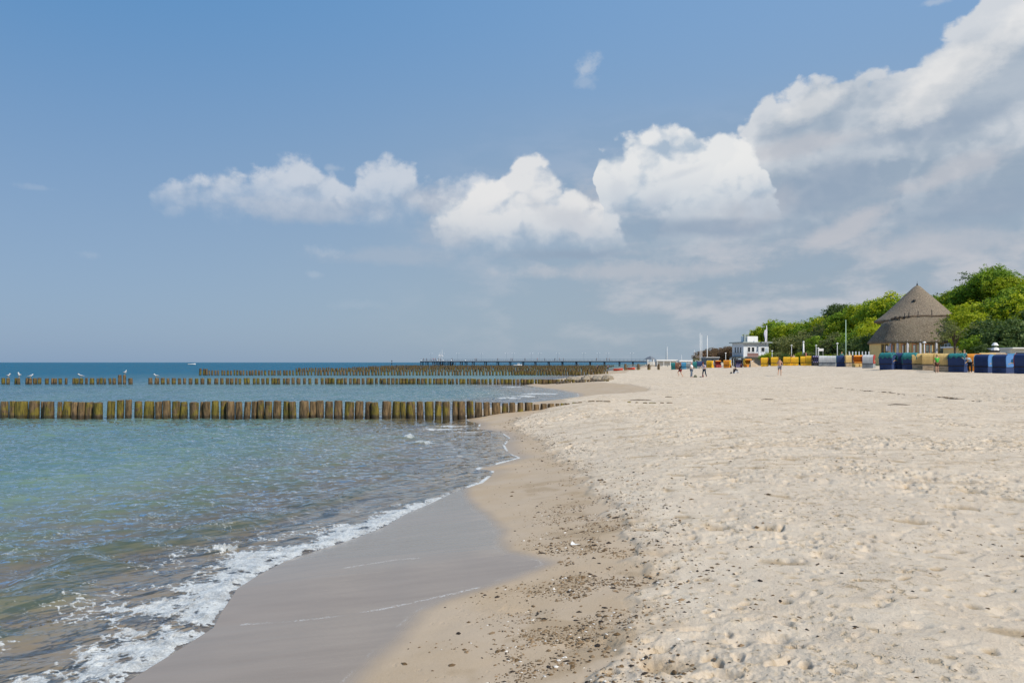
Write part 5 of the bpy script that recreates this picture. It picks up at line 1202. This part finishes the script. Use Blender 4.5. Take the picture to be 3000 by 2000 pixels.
# ------------------------------------------------------------------ masts, lamps, signs
palem = mat('pale_metal', (0, 0, 0)); greenm = mat('mast_green', (.45, .62, .50), .5, .05)
def mast(px, Y, yt, r, mm, label, name='mast', yb=None):
    x = X3(px, Y); g_ = gz(x, Y) if yb is None else Z3(yb, Y); t_ = thing(name, label, name.replace('_', ' '), (x, Y, g_-.1)); h_ = Z3(yt, Y)-g_+.1
    m = MB(); m.tube([(0, 0, 0), (0, 0, h_*.5), (0, 0, h_)], [r, r*.85, r*.5], 8); m.build('pole', mm, t_, True); m = MB(); m.ball((0, 0, h_), r*.9); m.build('finial', mm, t_, True)
    m = MB(); m.box((0, 0, .12), (r*5, r*5, .24)); m.build('foot', conc, t_); return t_
mast(2478, 112, 938, .075, greenm, 'tall pale green mast standing behind the navy beach chair')
mast(2051, 205, 976, .10, white, 'tallest white mast of the pair beside the ochre hut'); mast(2056, 207, 980, .085, white, 'slightly shorter white mast of the pair beside the ochre hut')
mast(2072, 210, 984, .13, white, 'thick white mast rising from the brown bushes'); mast(2354, 150, 1002, .22, white, 'thick white pole behind the narrow yellow beach chair')
mast(1951, 360, 1002, .12, mat('far_mast', (.28, .33, .38), .6, .05), 'thin grey mast far beyond the white shelters'); mast(1955, 362, 1016, .12, white, 'short white mast beside the thin grey one'); mast(2034, 330, 1025, .09, white, 'faint short mast beyond the pier shelters'); mast(1997, 340, 1040, .09, white, 'very short pale pole above the white shelters')
def lamp(px, Y, yt, label):
    x = X3(px, Y); g_ = gz(x, Y); t_ = thing('street_lamp', label, 'street lamp', (x, Y, g_), 0, 'promenade lamps'); h_ = Z3(yt, Y)-g_
    m = MB(); m.tube([(0, 0, 0), (0, 0, h_-.1)], [.075, .05], 8); m.build('pole', palem, t_, True)
    m = MB(); m.lathe([(.05, -.12), (.18, -.06), (.20, 0), (.10, .08), (.03, .10)], (0, 0, h_-.1), 12); m.build('lamp_shade', lampw, t_, True)
for px, Y, yt, lab in [(2126, 165, 1033, 'short promenade lamp left of the lifeguard station'), (2262, 160, 1026, 'low promenade lamp just past the feather flag'), (2319, 155, 1010, 'promenade lamp above the pair of yellow chairs'), (2391, 140, 1010, 'promenade lamp beside the small sign frame'), (2397, 138, 1018, 'shorter lamp post right beside the sign frame'), (2453, 125, 1004, 'promenade lamp next to the tall green mast'), (2708, 92, 1000, 'white lamp in front of the thatched restaurant windows')]: lamp(px, Y, yt, lab)
sg = thing('sign_frame', 'white sign panel on two posts between promenade lamps', 'sign', (X3(2405, 136), 136, gz(X3(2405, 136), 136))); h_ = Z3(1021, 136)-sg.location.z
m = MB(); m.box((-.35, 0, h_/2), (.08, .08, h_)); m.box((.35, 0, h_/2), (.08, .08, h_)); m.build('post', conc, sg); m = MB(); m.box((0, -.06, h_-.2), (.85, .06, .42)); m.build('panel', white, sg)
fn = thing('slat_fence', 'row of pale upright slats beside the thatched restaurant', 'fence', (X3(2518, 110), 110, 1.4)); 
for k in range(7):
    m = MB(); m.box((-1.4+k*.45, 0, 1.15), (.16, .05, 2.3), .0, .9); m.build('slat', mat('slat_pale', (.50, .55, .62), .7), fn)
m = MB(); m.box((0, .06, .5), (3.1, .05, .1)); m.box((0, .06, 1.7), (3.1, .05, .1)); m.build('cross_rail', conc, fn)
par = thing('sunshade', 'beige triangular sunshade on the sand below the rescue station', 'sunshade', (X3(2213, 142), 142, gz(X3(2213, 142), 142)))
m = MB(); m.add([(-.9, -.4, 0), (.9, -.4, 0), (.9, .9, 0), (-.9, .9, 0), (-.8, .2, 1.25), (-.75, .28, 1.22)], [(0, 1, 4), (1, 2, 4), (2, 3, 4), (3, 0, 4)]); o = m.build('cloth', cf['e'], par); q = o.modifiers.new('t', 'SOLIDIFY'); q.thickness = .02
m = MB(); m.tube([(-.8, .2, 0), (-.8, .2, 1.3)], .02, 6); m.build('pole', palem, par)
# ------------------------------------------------------------------ trees
def leaf_mat(name, a, b_, c3):
    m, t, bs = new_mat(name); 
    g = t.nodes.new('ShaderNodeNewGeometry'); r = N(t, g.outputs['Random Per Island']); oi = t.nodes.new('ShaderNodeObjectInfo'); ro = N(t, oi.outputs['Random'])
    p = position(t); n1 = noise(t, p, .55, 3, .55)
    c = mixc(t, (r*0.7+n1*1.2-.45).clamp(), a, b_); c = mixc(t, r.ss(.80, .86)*.5, c, c3)
    c = mulc(t, c, mixc(t, ro, (.82, .86, .9), (1.15, 1.08, 1.0)))
    t.links.new(c.k, bs.inputs['Base Color']); bs.inputs['Roughness'].default_value = .6; bs.inputs['Specular IOR Level'].default_value = .2
    tl = t.nodes.new('ShaderNodeBsdfTranslucent'); t.links.new(mulc(t, c, (1.2, 1.35, .7)).k, tl.inputs[0])
    mx = t.nodes.new('ShaderNodeMixShader'); mx.inputs[0].default_value = .33; t.links.new(bs.outputs[0], mx.inputs[1]); t.links.new(tl.outputs[0], mx.inputs[2]); t.links.new(mx.outputs[0], t.nodes['Material Output'].inputs[0])
    return m
LM = {'y': leaf_mat('leaf_yellow_green', (.19, .26, .012), (.50, .54, .022), (.55, .54, .06)), 'g': leaf_mat('leaf_green', (.11, .20, .02), (.32, .45, .035), (.42, .50, .06)),
      'd': leaf_mat('leaf_dark', (.055, .10, .03), (.15, .21, .065), (.18, .23, .09)), 'o': leaf_mat('leaf_olive', (.12, .14, .045), (.26, .28, .10), (.34, .34, .18)), 'b': leaf_mat('twig_brown', (.16, .10, .07), (.28, .18, .13), (.22, .20, .07))}
bark = mat('bark', (.075, .055, .042), .9, .3, 3, bumpd=.03)
def crown_mesh(seed, lm, n_leaf, ls, lobes=11, flat=.8, shape='round'):
    r = np.random.default_rng(seed)
    cs, rs_ = [], []
    for i in range(lobes):
        if shape == 'round':
            d_ = r.normal(size=3); d_ /= np.linalg.norm(d_); d_[2] = abs(d_[2])*1.1-.35; c_ = d_*np.array([.60, .60, .55])*r.uniform(.55, 1.0); rad = r.uniform(.27, .46)
        elif shape == 'tiers':
            zz = -.7+1.5*i/lobes; ww = (.75-.35*(zz+.7)/1.5); a_ = r.uniform(0, 6.28); c_ = np.array([math.cos(a_)*ww*.55, math.sin(a_)*ww*.55, zz]); rad = r.uniform(.25, .4)
        else:
            a_ = r.uniform(0, 6.28); q = r.uniform(0, .8); c_ = np.array([math.cos(a_)*q, math.sin(a_)*q, r.uniform(-.6, .5)]); rad = r.uniform(.2, .4)
        cs.append(c_); rs_.append(rad)
    cs = np.array(cs); rs_ = np.array(rs_); w_ = rs_**2; w_ /= w_.sum()
    k = r.choice(lobes, n_leaf, p=w_); d_ = r.normal(size=(n_leaf, 3)); d_ /= np.linalg.norm(d_, axis=1)[:, None]
    d0 = d_.copy(); rad = rs_[k]*(0.60+.50*r.random(n_leaf)**.8+.18*(r.random(n_leaf) < .12))
    if shape == 'tiers': d_[:, 2] *= .35
    bumpy = 1+.16*np.sin(d_[:, 0]*7+k)*np.sin(d_[:, 1]*6+k*2)*np.sin(d_[:, 2]*7)
    P_ = cs[k]+d_*(rad*bumpy)[:, None]
    nc_ = max(1, n_leaf//14); ci = r.integers(0, nc_, n_leaf); d_ = d_[ci]; P_ = P_[ci]+r.normal(size=(n_leaf, 3))*np.array([.045, .045, .030])*r.uniform(.6, 1.5, nc_)[ci][:, None]
    P_[:, 2] *= flat
    # leaf sprays: quads roughly facing outward, tilted at random
    nrm_ = d_+r.normal(size=(n_leaf, 3))*.55; nrm_[:, 2] += .25; nrm_ /= np.linalg.norm(nrm_, axis=1)[:, None]
    a_ = np.cross(nrm_, r.normal(size=(n_leaf, 3))); a_ /= np.linalg.norm(a_, axis=1)[:, None]; b_ = np.cross(nrm_, a_)
    s1 = ls*r.uniform(.5, 1.25, n_leaf)[:, None]; s2 = s1*r.uniform(.4, .8, n_leaf)[:, None]
    V_ = np.stack([P_-a_*s1, P_-b_*s2+nrm_*s2*.3, P_+a_*s1, P_+b_*s2+nrm_*s2*.3], 1).reshape(-1, 3).astype(np.float32)
    me = bpy.data.meshes.new('crown'); me.vertices.add(n_leaf*4); me.vertices.foreach_set('co', V_.ravel()); me.loops.add(n_leaf*4); me.loops.foreach_set('vertex_index', np.arange(n_leaf*4, dtype=np.int32))
    me.polygons.add(n_leaf); me.polygons.foreach_set('loop_start', np.arange(n_leaf, dtype=np.int32)*4); me.update(calc_edges=True); me.materials.append(lm); return me, cs, rs_
def trunk_mb(cs, flat, r_=.045, n_=9):
    m = MB(); m.tube([(0, 0, -2.2), (.02, .01, -1.2), (0, .02, -.6), (.01, 0, .2)], [r_*1.5, r_*1.1, r_, r_*.4], 9)
    for i, c_ in enumerate(cs[:n_]): m.tube([(0, .01, -.9+.06*i), (c_[0]*.45, c_[1]*.45, (c_[2]*flat-.35)*.7), (c_[0]*.9, c_[1]*.9, c_[2]*flat)], [r_*.6, r_*.38, r_*.12], 6)
    return m
TREE = {}
def proto(kind, seed):
    if (kind, seed) in TREE: return TREE[(kind, seed)]
    lm = LM[kind[0]]
    sh = {'r': 'round', 't': 'tiers', 'l': 'loose'}[kind[1]]; n_leaf = {'r': 11000, 't': 8000, 'l': 3000}[kind[1]]
    me, cs, _ = crown_mesh(seed, lm, n_leaf, .034, {'r': 15, 't': 14, 'l': 12}[kind[1]], .85 if sh != 'tiers' else 1.0, sh)
    tm = trunk_mb(cs, .85).mesh('trunk', bark, True); TREE[(kind, seed)] = (me, tm); return me, tm
def tree(px, yt, Y, R_, kind, seed, label, zs=1.0, name='tree', cat='tree', group='trees of the wood behind the beach'):
    x = X3(px, Y); g_ = min(2.2, gz(x, Y)); zt = Z3(yt, Y); me, tm = proto(kind, seed)
    hz_ = R_*zs; zc = zt-hz_*.82
    t_ = thing(name, label, cat, (x, Y, g_), 0, group)
    o = bpy.data.objects.new('crown', me); C.objects.link(o); o.parent = t_; o.location = (0, 0, zc-g_); o.scale = (R_, R_, hz_); o.rotation_euler = (0, 0, random.random()*6.28)
    o2 = bpy.data.objects.new('trunk', tm); C.objects.link(o2); o2.parent = t_; o2.location = (0, 0, zc-g_); o2.scale = (R_, R_, max(hz_, (zc-g_)/2.0)); return t_
COLN = {'y': 'bright yellow-green', 'g': 'fresh green', 'd': 'dark evergreen', 'o': 'olive grey-green', 'b': 'leafless brown'}
TR = []
for q in """2238 950 222 5.5 yr|2262 934 220 6 yr|2290 926 216 6 gr|2322 928 208 6 yr|2350 930 205 6 yr|2378 926 200 6 gr|2408 916 196 6 yr|2440 900 188 5.5 yr|2462 880 180 4.0 dr|2490 888 172 5.5 gr|2516 872 166 5.5 yr|2548 864 162 5.5 yr|2578 856 156 5.5 gr|2612 848 152 5.5 yr|2640 858 150 5.5 gr|2585 905 148 5 yr|2480 925 168 5 yr|2430 935 180 5 or
2228 985 205 5 yr|2262 985 198 5 gr|2300 972 192 5.5 or|2345 966 185 5.5 or|2385 962 176 5 or|2425 958 168 5 gr|2470 960 150 4.5 or|2515 950 145 4.5 gr|2545 965 128 4 dr|2560 930 138 4.5 yr|2500 985 138 3.5 dr|2440 990 150 3.8 or
2742 838 142 5 dl|2768 842 138 5 gr|2797 838 136 4.5 yr|2828 842 132 4.5 gr|2856 812 130 4.5 gr|2872 776 131 4 dl|2888 778 128 4.5 gr|2906 762 130 3.2 gl|2918 772 126 4.5 gr|2946 792 124 4 yr|2938 776 128 3.5 gl|2975 806 122 4.5 yr|2990 796 124 3.5 dl|3012 796 120 6 gr
2745 880 128 4 yr|2775 888 122 4 gr|2868 862 112 5 yr|2905 852 110 5 yr|2945 846 108 5 gr|2990 850 106 5.5 yr|3030 870 104 6 dr
2842 892 106 3.2 yr|2868 925 98 3.6 yr|2838 950 100 2.6 yr|2900 915 96 3.8 dr|2885 960 93 3.0 gr|2930 938 92 4.2 dr|2968 925 92 4.6 dr|3005 925 90 4.6 dr|2915 985 90 2.6 dr|2870 990 94 2.2 gr|2950 980 90 3 dr""".replace('\n', '|').split('|'):
    a = q.split(); TR.append((float(a[0]), float(a[1]), float(a[2]), float(a[3]), a[4]))
random.seed(3)
where = [(2330, 'beyond the feather flag'), (2440, 'behind the promenade lamps'), (2640, 'to the sea side of the thatched cone'), (2860, 'just inland of the thatched cone'), (2960, 'above the dark kiosk'), (4000, 'at the inland edge of the view')]
cnt = {}
for i, (px, yt, Y, R_, kd) in enumerate(TR):
    w_ = next(s_ for lim, s_ in where if px < lim); lay = 'tall' if (px < 2650 and yt < 940) or (px > 2650 and yt < 850) else 'low'
    key = (kd[0], lay, w_); cnt[key] = cnt.get(key, 0)+1
    lab = '%s%s %s tree %s' % ((words_ord(cnt[key])+' ') if cnt[key] > 1 else '', lay, COLN[kd[0]], w_)
    tree(px, yt-4, Y, R_*(1.10 if Y > 140 else 1.0), kd, i % 4, lab, {'t': 1.25}.get(kd[1], 1.0))
tree(2797, 918, 86, 2.3, 'ol', 5, 'sparse crooked tree with dark trunk in front of the thatched roof', .9)
for i, (px, yt, Y, R_) in enumerate([(2066, 1020, 236, 3.8), (2086, 1012, 236, 4.5), (2108, 1012, 232, 4.2), (2130, 1008, 228, 4.6), (2146, 1006, 222, 4.0), (2098, 1020, 228, 4)]):
    tree(px, yt, Y, R_, 'br', 6+i % 2, '%s leafless brown bush between the white masts and the rescue station' % words_ord(i+1), .8, 'bush', 'bush', 'brown bushes by the rescue station')
kinds = ['gr', 'yr', 'or', 'dr']
for i in range(16):
    px = 2236+i*22; Y = 168-i*3.1
    tree(px, 1030+random.uniform(-5, 5), Y, random.uniform(1.6, 2.3), kinds[i % 4], 8+i % 2, '%s rounded shrub of the row behind the yellow and white beach chairs' % words_ord(i+1), .8, 'shrub', 'shrub', 'shrubs along the promenade')
# undergrowth that closes the wood below the crowns
n_ = 60000; r = np.random.default_rng(11); k = r.random(n_); PXu = np.where(k < .6, r.uniform(2225, 2660, n_), r.uniform(2735, 3080, n_)); Yu = np.where(PXu < 2700, 232-(PXu-2225)*.17+r.uniform(0, 14, n_), 140-(PXu-2740)*.12+r.uniform(0, 8, n_))
Xu = (PXu-1500)/F*Yu; hmax = np.where(PXu < 2700, 6.5, 8.0); Zu = 1.5+r.random(n_)**.8*hmax*(1+.2*np.sin(PXu*.08))
P_ = np.stack([Xu, Yu, Zu], 1); nrm_ = r.normal(size=(n_, 3)); nrm_[:, 1] -= 1; nrm_ /= np.linalg.norm(nrm_, axis=1)[:, None]; a_ = np.cross(nrm_, r.normal(size=(n_, 3))); a_ /= np.linalg.norm(a_, axis=1)[:, None]; b_ = np.cross(nrm_, a_); s1 = r.uniform(.12, .34, n_)[:, None]
V_ = np.stack([P_-a_*s1, P_-b_*s1*.6, P_+a_*s1, P_+b_*s1*.6], 1).reshape(-1, 3).astype(np.float32)
me = bpy.data.meshes.new('undergrowth'); me.vertices.add(n_*4); me.vertices.foreach_set('co', V_.ravel()); me.loops.add(n_*4); me.loops.foreach_set('vertex_index', np.arange(n_*4, dtype=np.int32)); me.polygons.add(n_); me.polygons.foreach_set('loop_start', np.arange(n_, dtype=np.int32)*4); me.update(calc_edges=True); me.materials.append(LM['d'])
o = bpy.data.objects.new('undergrowth', me); C.objects.link(o); o['kind'] = 'stuff'; o['label'] = 'dense dark undergrowth at the foot of the wood'

# ------------------------------------------------------------------ drift line: weed scraps, pebbles, shell bits
def scatter(name, n, region, size, mats_, label, seed, flat=.4, big=0.0):
    r = np.random.default_rng(seed); xs, ys = [], []
    while len(xs) < n:
        a, b_ = region(r, 4000); xs += list(a); ys += list(b_)
    xs, ys = np.array(xs[:n]), np.array(ys[:n]); V_, Fc, MI = [], [], []
    base = np.array([(1, 0, 0), (.3, .9, 0), (-.8, .6, 0), (-.9, -.5, 0), (.2, -1, 0), (0.1, 0.05, 1), (0, 0, -.6)])
    fb = [(0, 1, 5), (1, 2, 5), (2, 3, 5), (3, 4, 5), (4, 0, 5)]
    for i in range(n):
        s_ = size*(0.35+1.0*r.random()**2.2+(big if r.random() < .04 else 0)); an = r.random()*6.28; ca, sa = math.cos(an), math.sin(an); ex = r.uniform(.5, 1.6)
        q = base*(s_*ex, s_/ex**.5, s_*flat)*(1+r.uniform(-.25, .25, base.shape)); z = gzr(xs[i], ys[i])
        o = len(V_); V_ += [(xs[i]+x*ca-y*sa, ys[i]+x*sa+y*ca, z+zz+.001) for x, y, zz in q]; Fc += [tuple(j+o for j in f) for f in fb]; MI += [int(r.integers(len(mats_)))]*5
    me = bpy.data.meshes.new(name); me.from_pydata(V_, [], Fc)
    for m_ in mats_: me.materials.append(m_)
    me.polygons.foreach_set('material_index', MI); me.update(); o = bpy.data.objects.new(name, me); C.objects.link(o); o['kind'] = 'stuff'; o['label'] = label; return o
weed1, weed2, weed3 = mat('weed_black', (.035, .025, .018), .8, .3), mat('weed_brown', (.12, .075, .035), .85, .3), mat('grit_brown', (.22, .15, .085), .9, .3)
shellw = mat('shell', (.72, .68, .62), .5, .1)
DP = np.array(DAMP, float)
def reg_drift(r, k):
    y = r.uniform(3.6, 11.5, k)**1.0; xx = r.uniform(-1.6, 2.6, k); dmv = poly_sd(DAMP, xx, y); fv = poly_sd(FILM, xx, y)
    p_ = np.exp(-((dmv-.42)/.50)**2)*sst(fm_(xx, y), -.3, .35)*sst(y, 12, 7.5)*(fv < -.12); m_ = r.random(k) < p_; return xx[m_], y[m_]
def fm_(x, y): return fbm(x*1.4+3, y*1.9, 4, .6)
def reg_edge(r, k):
    y = r.uniform(4, 30, k); xx = r.uniform(-1.5, 4.5, k); dmv = poly_sd(DAMP, xx, y); p_ = np.exp(-((dmv+.25)/.55)**2)*sst(fm_(xx*.8, y*.6), -.5, .3)*.8; m_ = r.random(k) < p_; return xx[m_], y[m_]
def reg_dry(r, k):
    y = np.exp(r.uniform(math.log(3.8), math.log(42), k)); xx = r.uniform(-.1, .75, k)*y; dmv = poly_sd(DAMP, xx, y); p_ = sst(fbm(xx*.5+40, y*.35+3, 4, .6), -.2, .7)*(dmv < -.1)*.9+.05*(dmv < 0); m_ = r.random(k) < p_; return xx[m_], y[m_]
def reg_line(r, k):
    q = np.array([ground(a, b_) for a, b_ in ((1880, 888), (1960, 895), (2040, 902), (2110, 909), (2180, 915), (2250, 922))]); i = r.integers(0, len(q)-1, k); f = r.random(k); xx = q[i, 0]*(1-f)+q[i+1, 0]*f+r.normal(0, .12, k); y = q[i, 1]*(1-f)+q[i+1, 1]*f+r.normal(0, .25, k)
    m_ = r.random(k) < sst(fbm(xx*.8, y*.8, 3), -.2, .5); return xx[m_], y[m_]
def reg_damp(r, k):
    y = r.uniform(4.5, 26, k); xx = r.uniform(-1.5, 2.2, k); dmv = poly_sd(DAMP, xx, y); fv = poly_sd(FILM, xx, y); m_ = (dmv > 0) & (fv < -.15) & (sdist(xx, y) > .4); return xx[m_], y[m_]
scatter('drift_debris', 7000, reg_drift, .009, [weed1, weed2, weed3, weed3], 'brown and black weed scraps along the drift line on the damp sand', 21, .5, 1.6)
scatter('drift_debris', 2600, reg_edge, .015, [weed1, weed2, weed3], 'dark weed crumbs at the edge of the dry sand', 22, .5, 1.2)
scatter('sand_debris', 1500, reg_dry, .014, [weed1, weed2, weed2], 'dark crumbs and dry weed scattered over the trodden sand', 23, .45, 1.0)
scatter('sand_debris', 150, reg_damp, .016, [weed1, weed2], 'few dark crumbs on the smooth damp sand', 24, .5, .8)
scatter('sand_debris', 420, reg_line, .07, [weed1, weed2], 'thin dark line of old weed across the flat sand before the navy chairs', 27, .3, .6)
scatter('shell_debris', 420, reg_drift, .009, [shellw], 'tiny white shell bits among the drift line weed', 25, .4, 1.2)
scatter('shell_debris', 160, reg_dry, .010, [shellw], 'tiny white shell bits on the dry sand', 26, .4, .8)
# the white feather that lies on the damp sand
fx, fy = ground(1310, 1250); ft_ = MB(); ft_.add([(0, 0, .004), (.05, .012, .010), (.10, .004, .012), (.05, -.014, .008), (.02, .05, .03)], [(0, 3, 2, 1), (0, 1, 4)])
o = ft_.build('feather', mat('feather_white', (.8, .8, .78), .7)); o.location = (fx, fy, gzr(fx, fy)); q = o.modifiers.new('t', 'SOLIDIFY'); q.thickness = .003; tag(o, 'single white feather lying on the smooth damp sand', 'feather')
# flying gull
gf = thing('flying_gull', 'tiny white gull flying over the sea beyond the pier', 'gull', (X3(1582, 300), 300, Z3(1010, 300)), .4); m = MB(); m.tube([(0, .25, 0), (0, 0, 0), (0, -.28, .02)], [.02, .09, .03], 8); m.build('body', gull_w, gf, True)
for sx in (-1, 1): m = MB(); m.add([(0, .1, .02), (0, -.1, .02), (sx*.35, -.08, .16), (sx*.7, .05, .08), (sx*.35, .08, .15)], [(0, 1, 2, 4), (4, 2, 3)]); w_ = m.build('wing', gull_g, gf); q = w_.modifiers.new('t', 'SOLIDIFY'); q.thickness = .01

for o in list(bpy.data.objects):
    if o.type == 'EMPTY' and not o.get('label'): bpy.data.objects.remove(o)
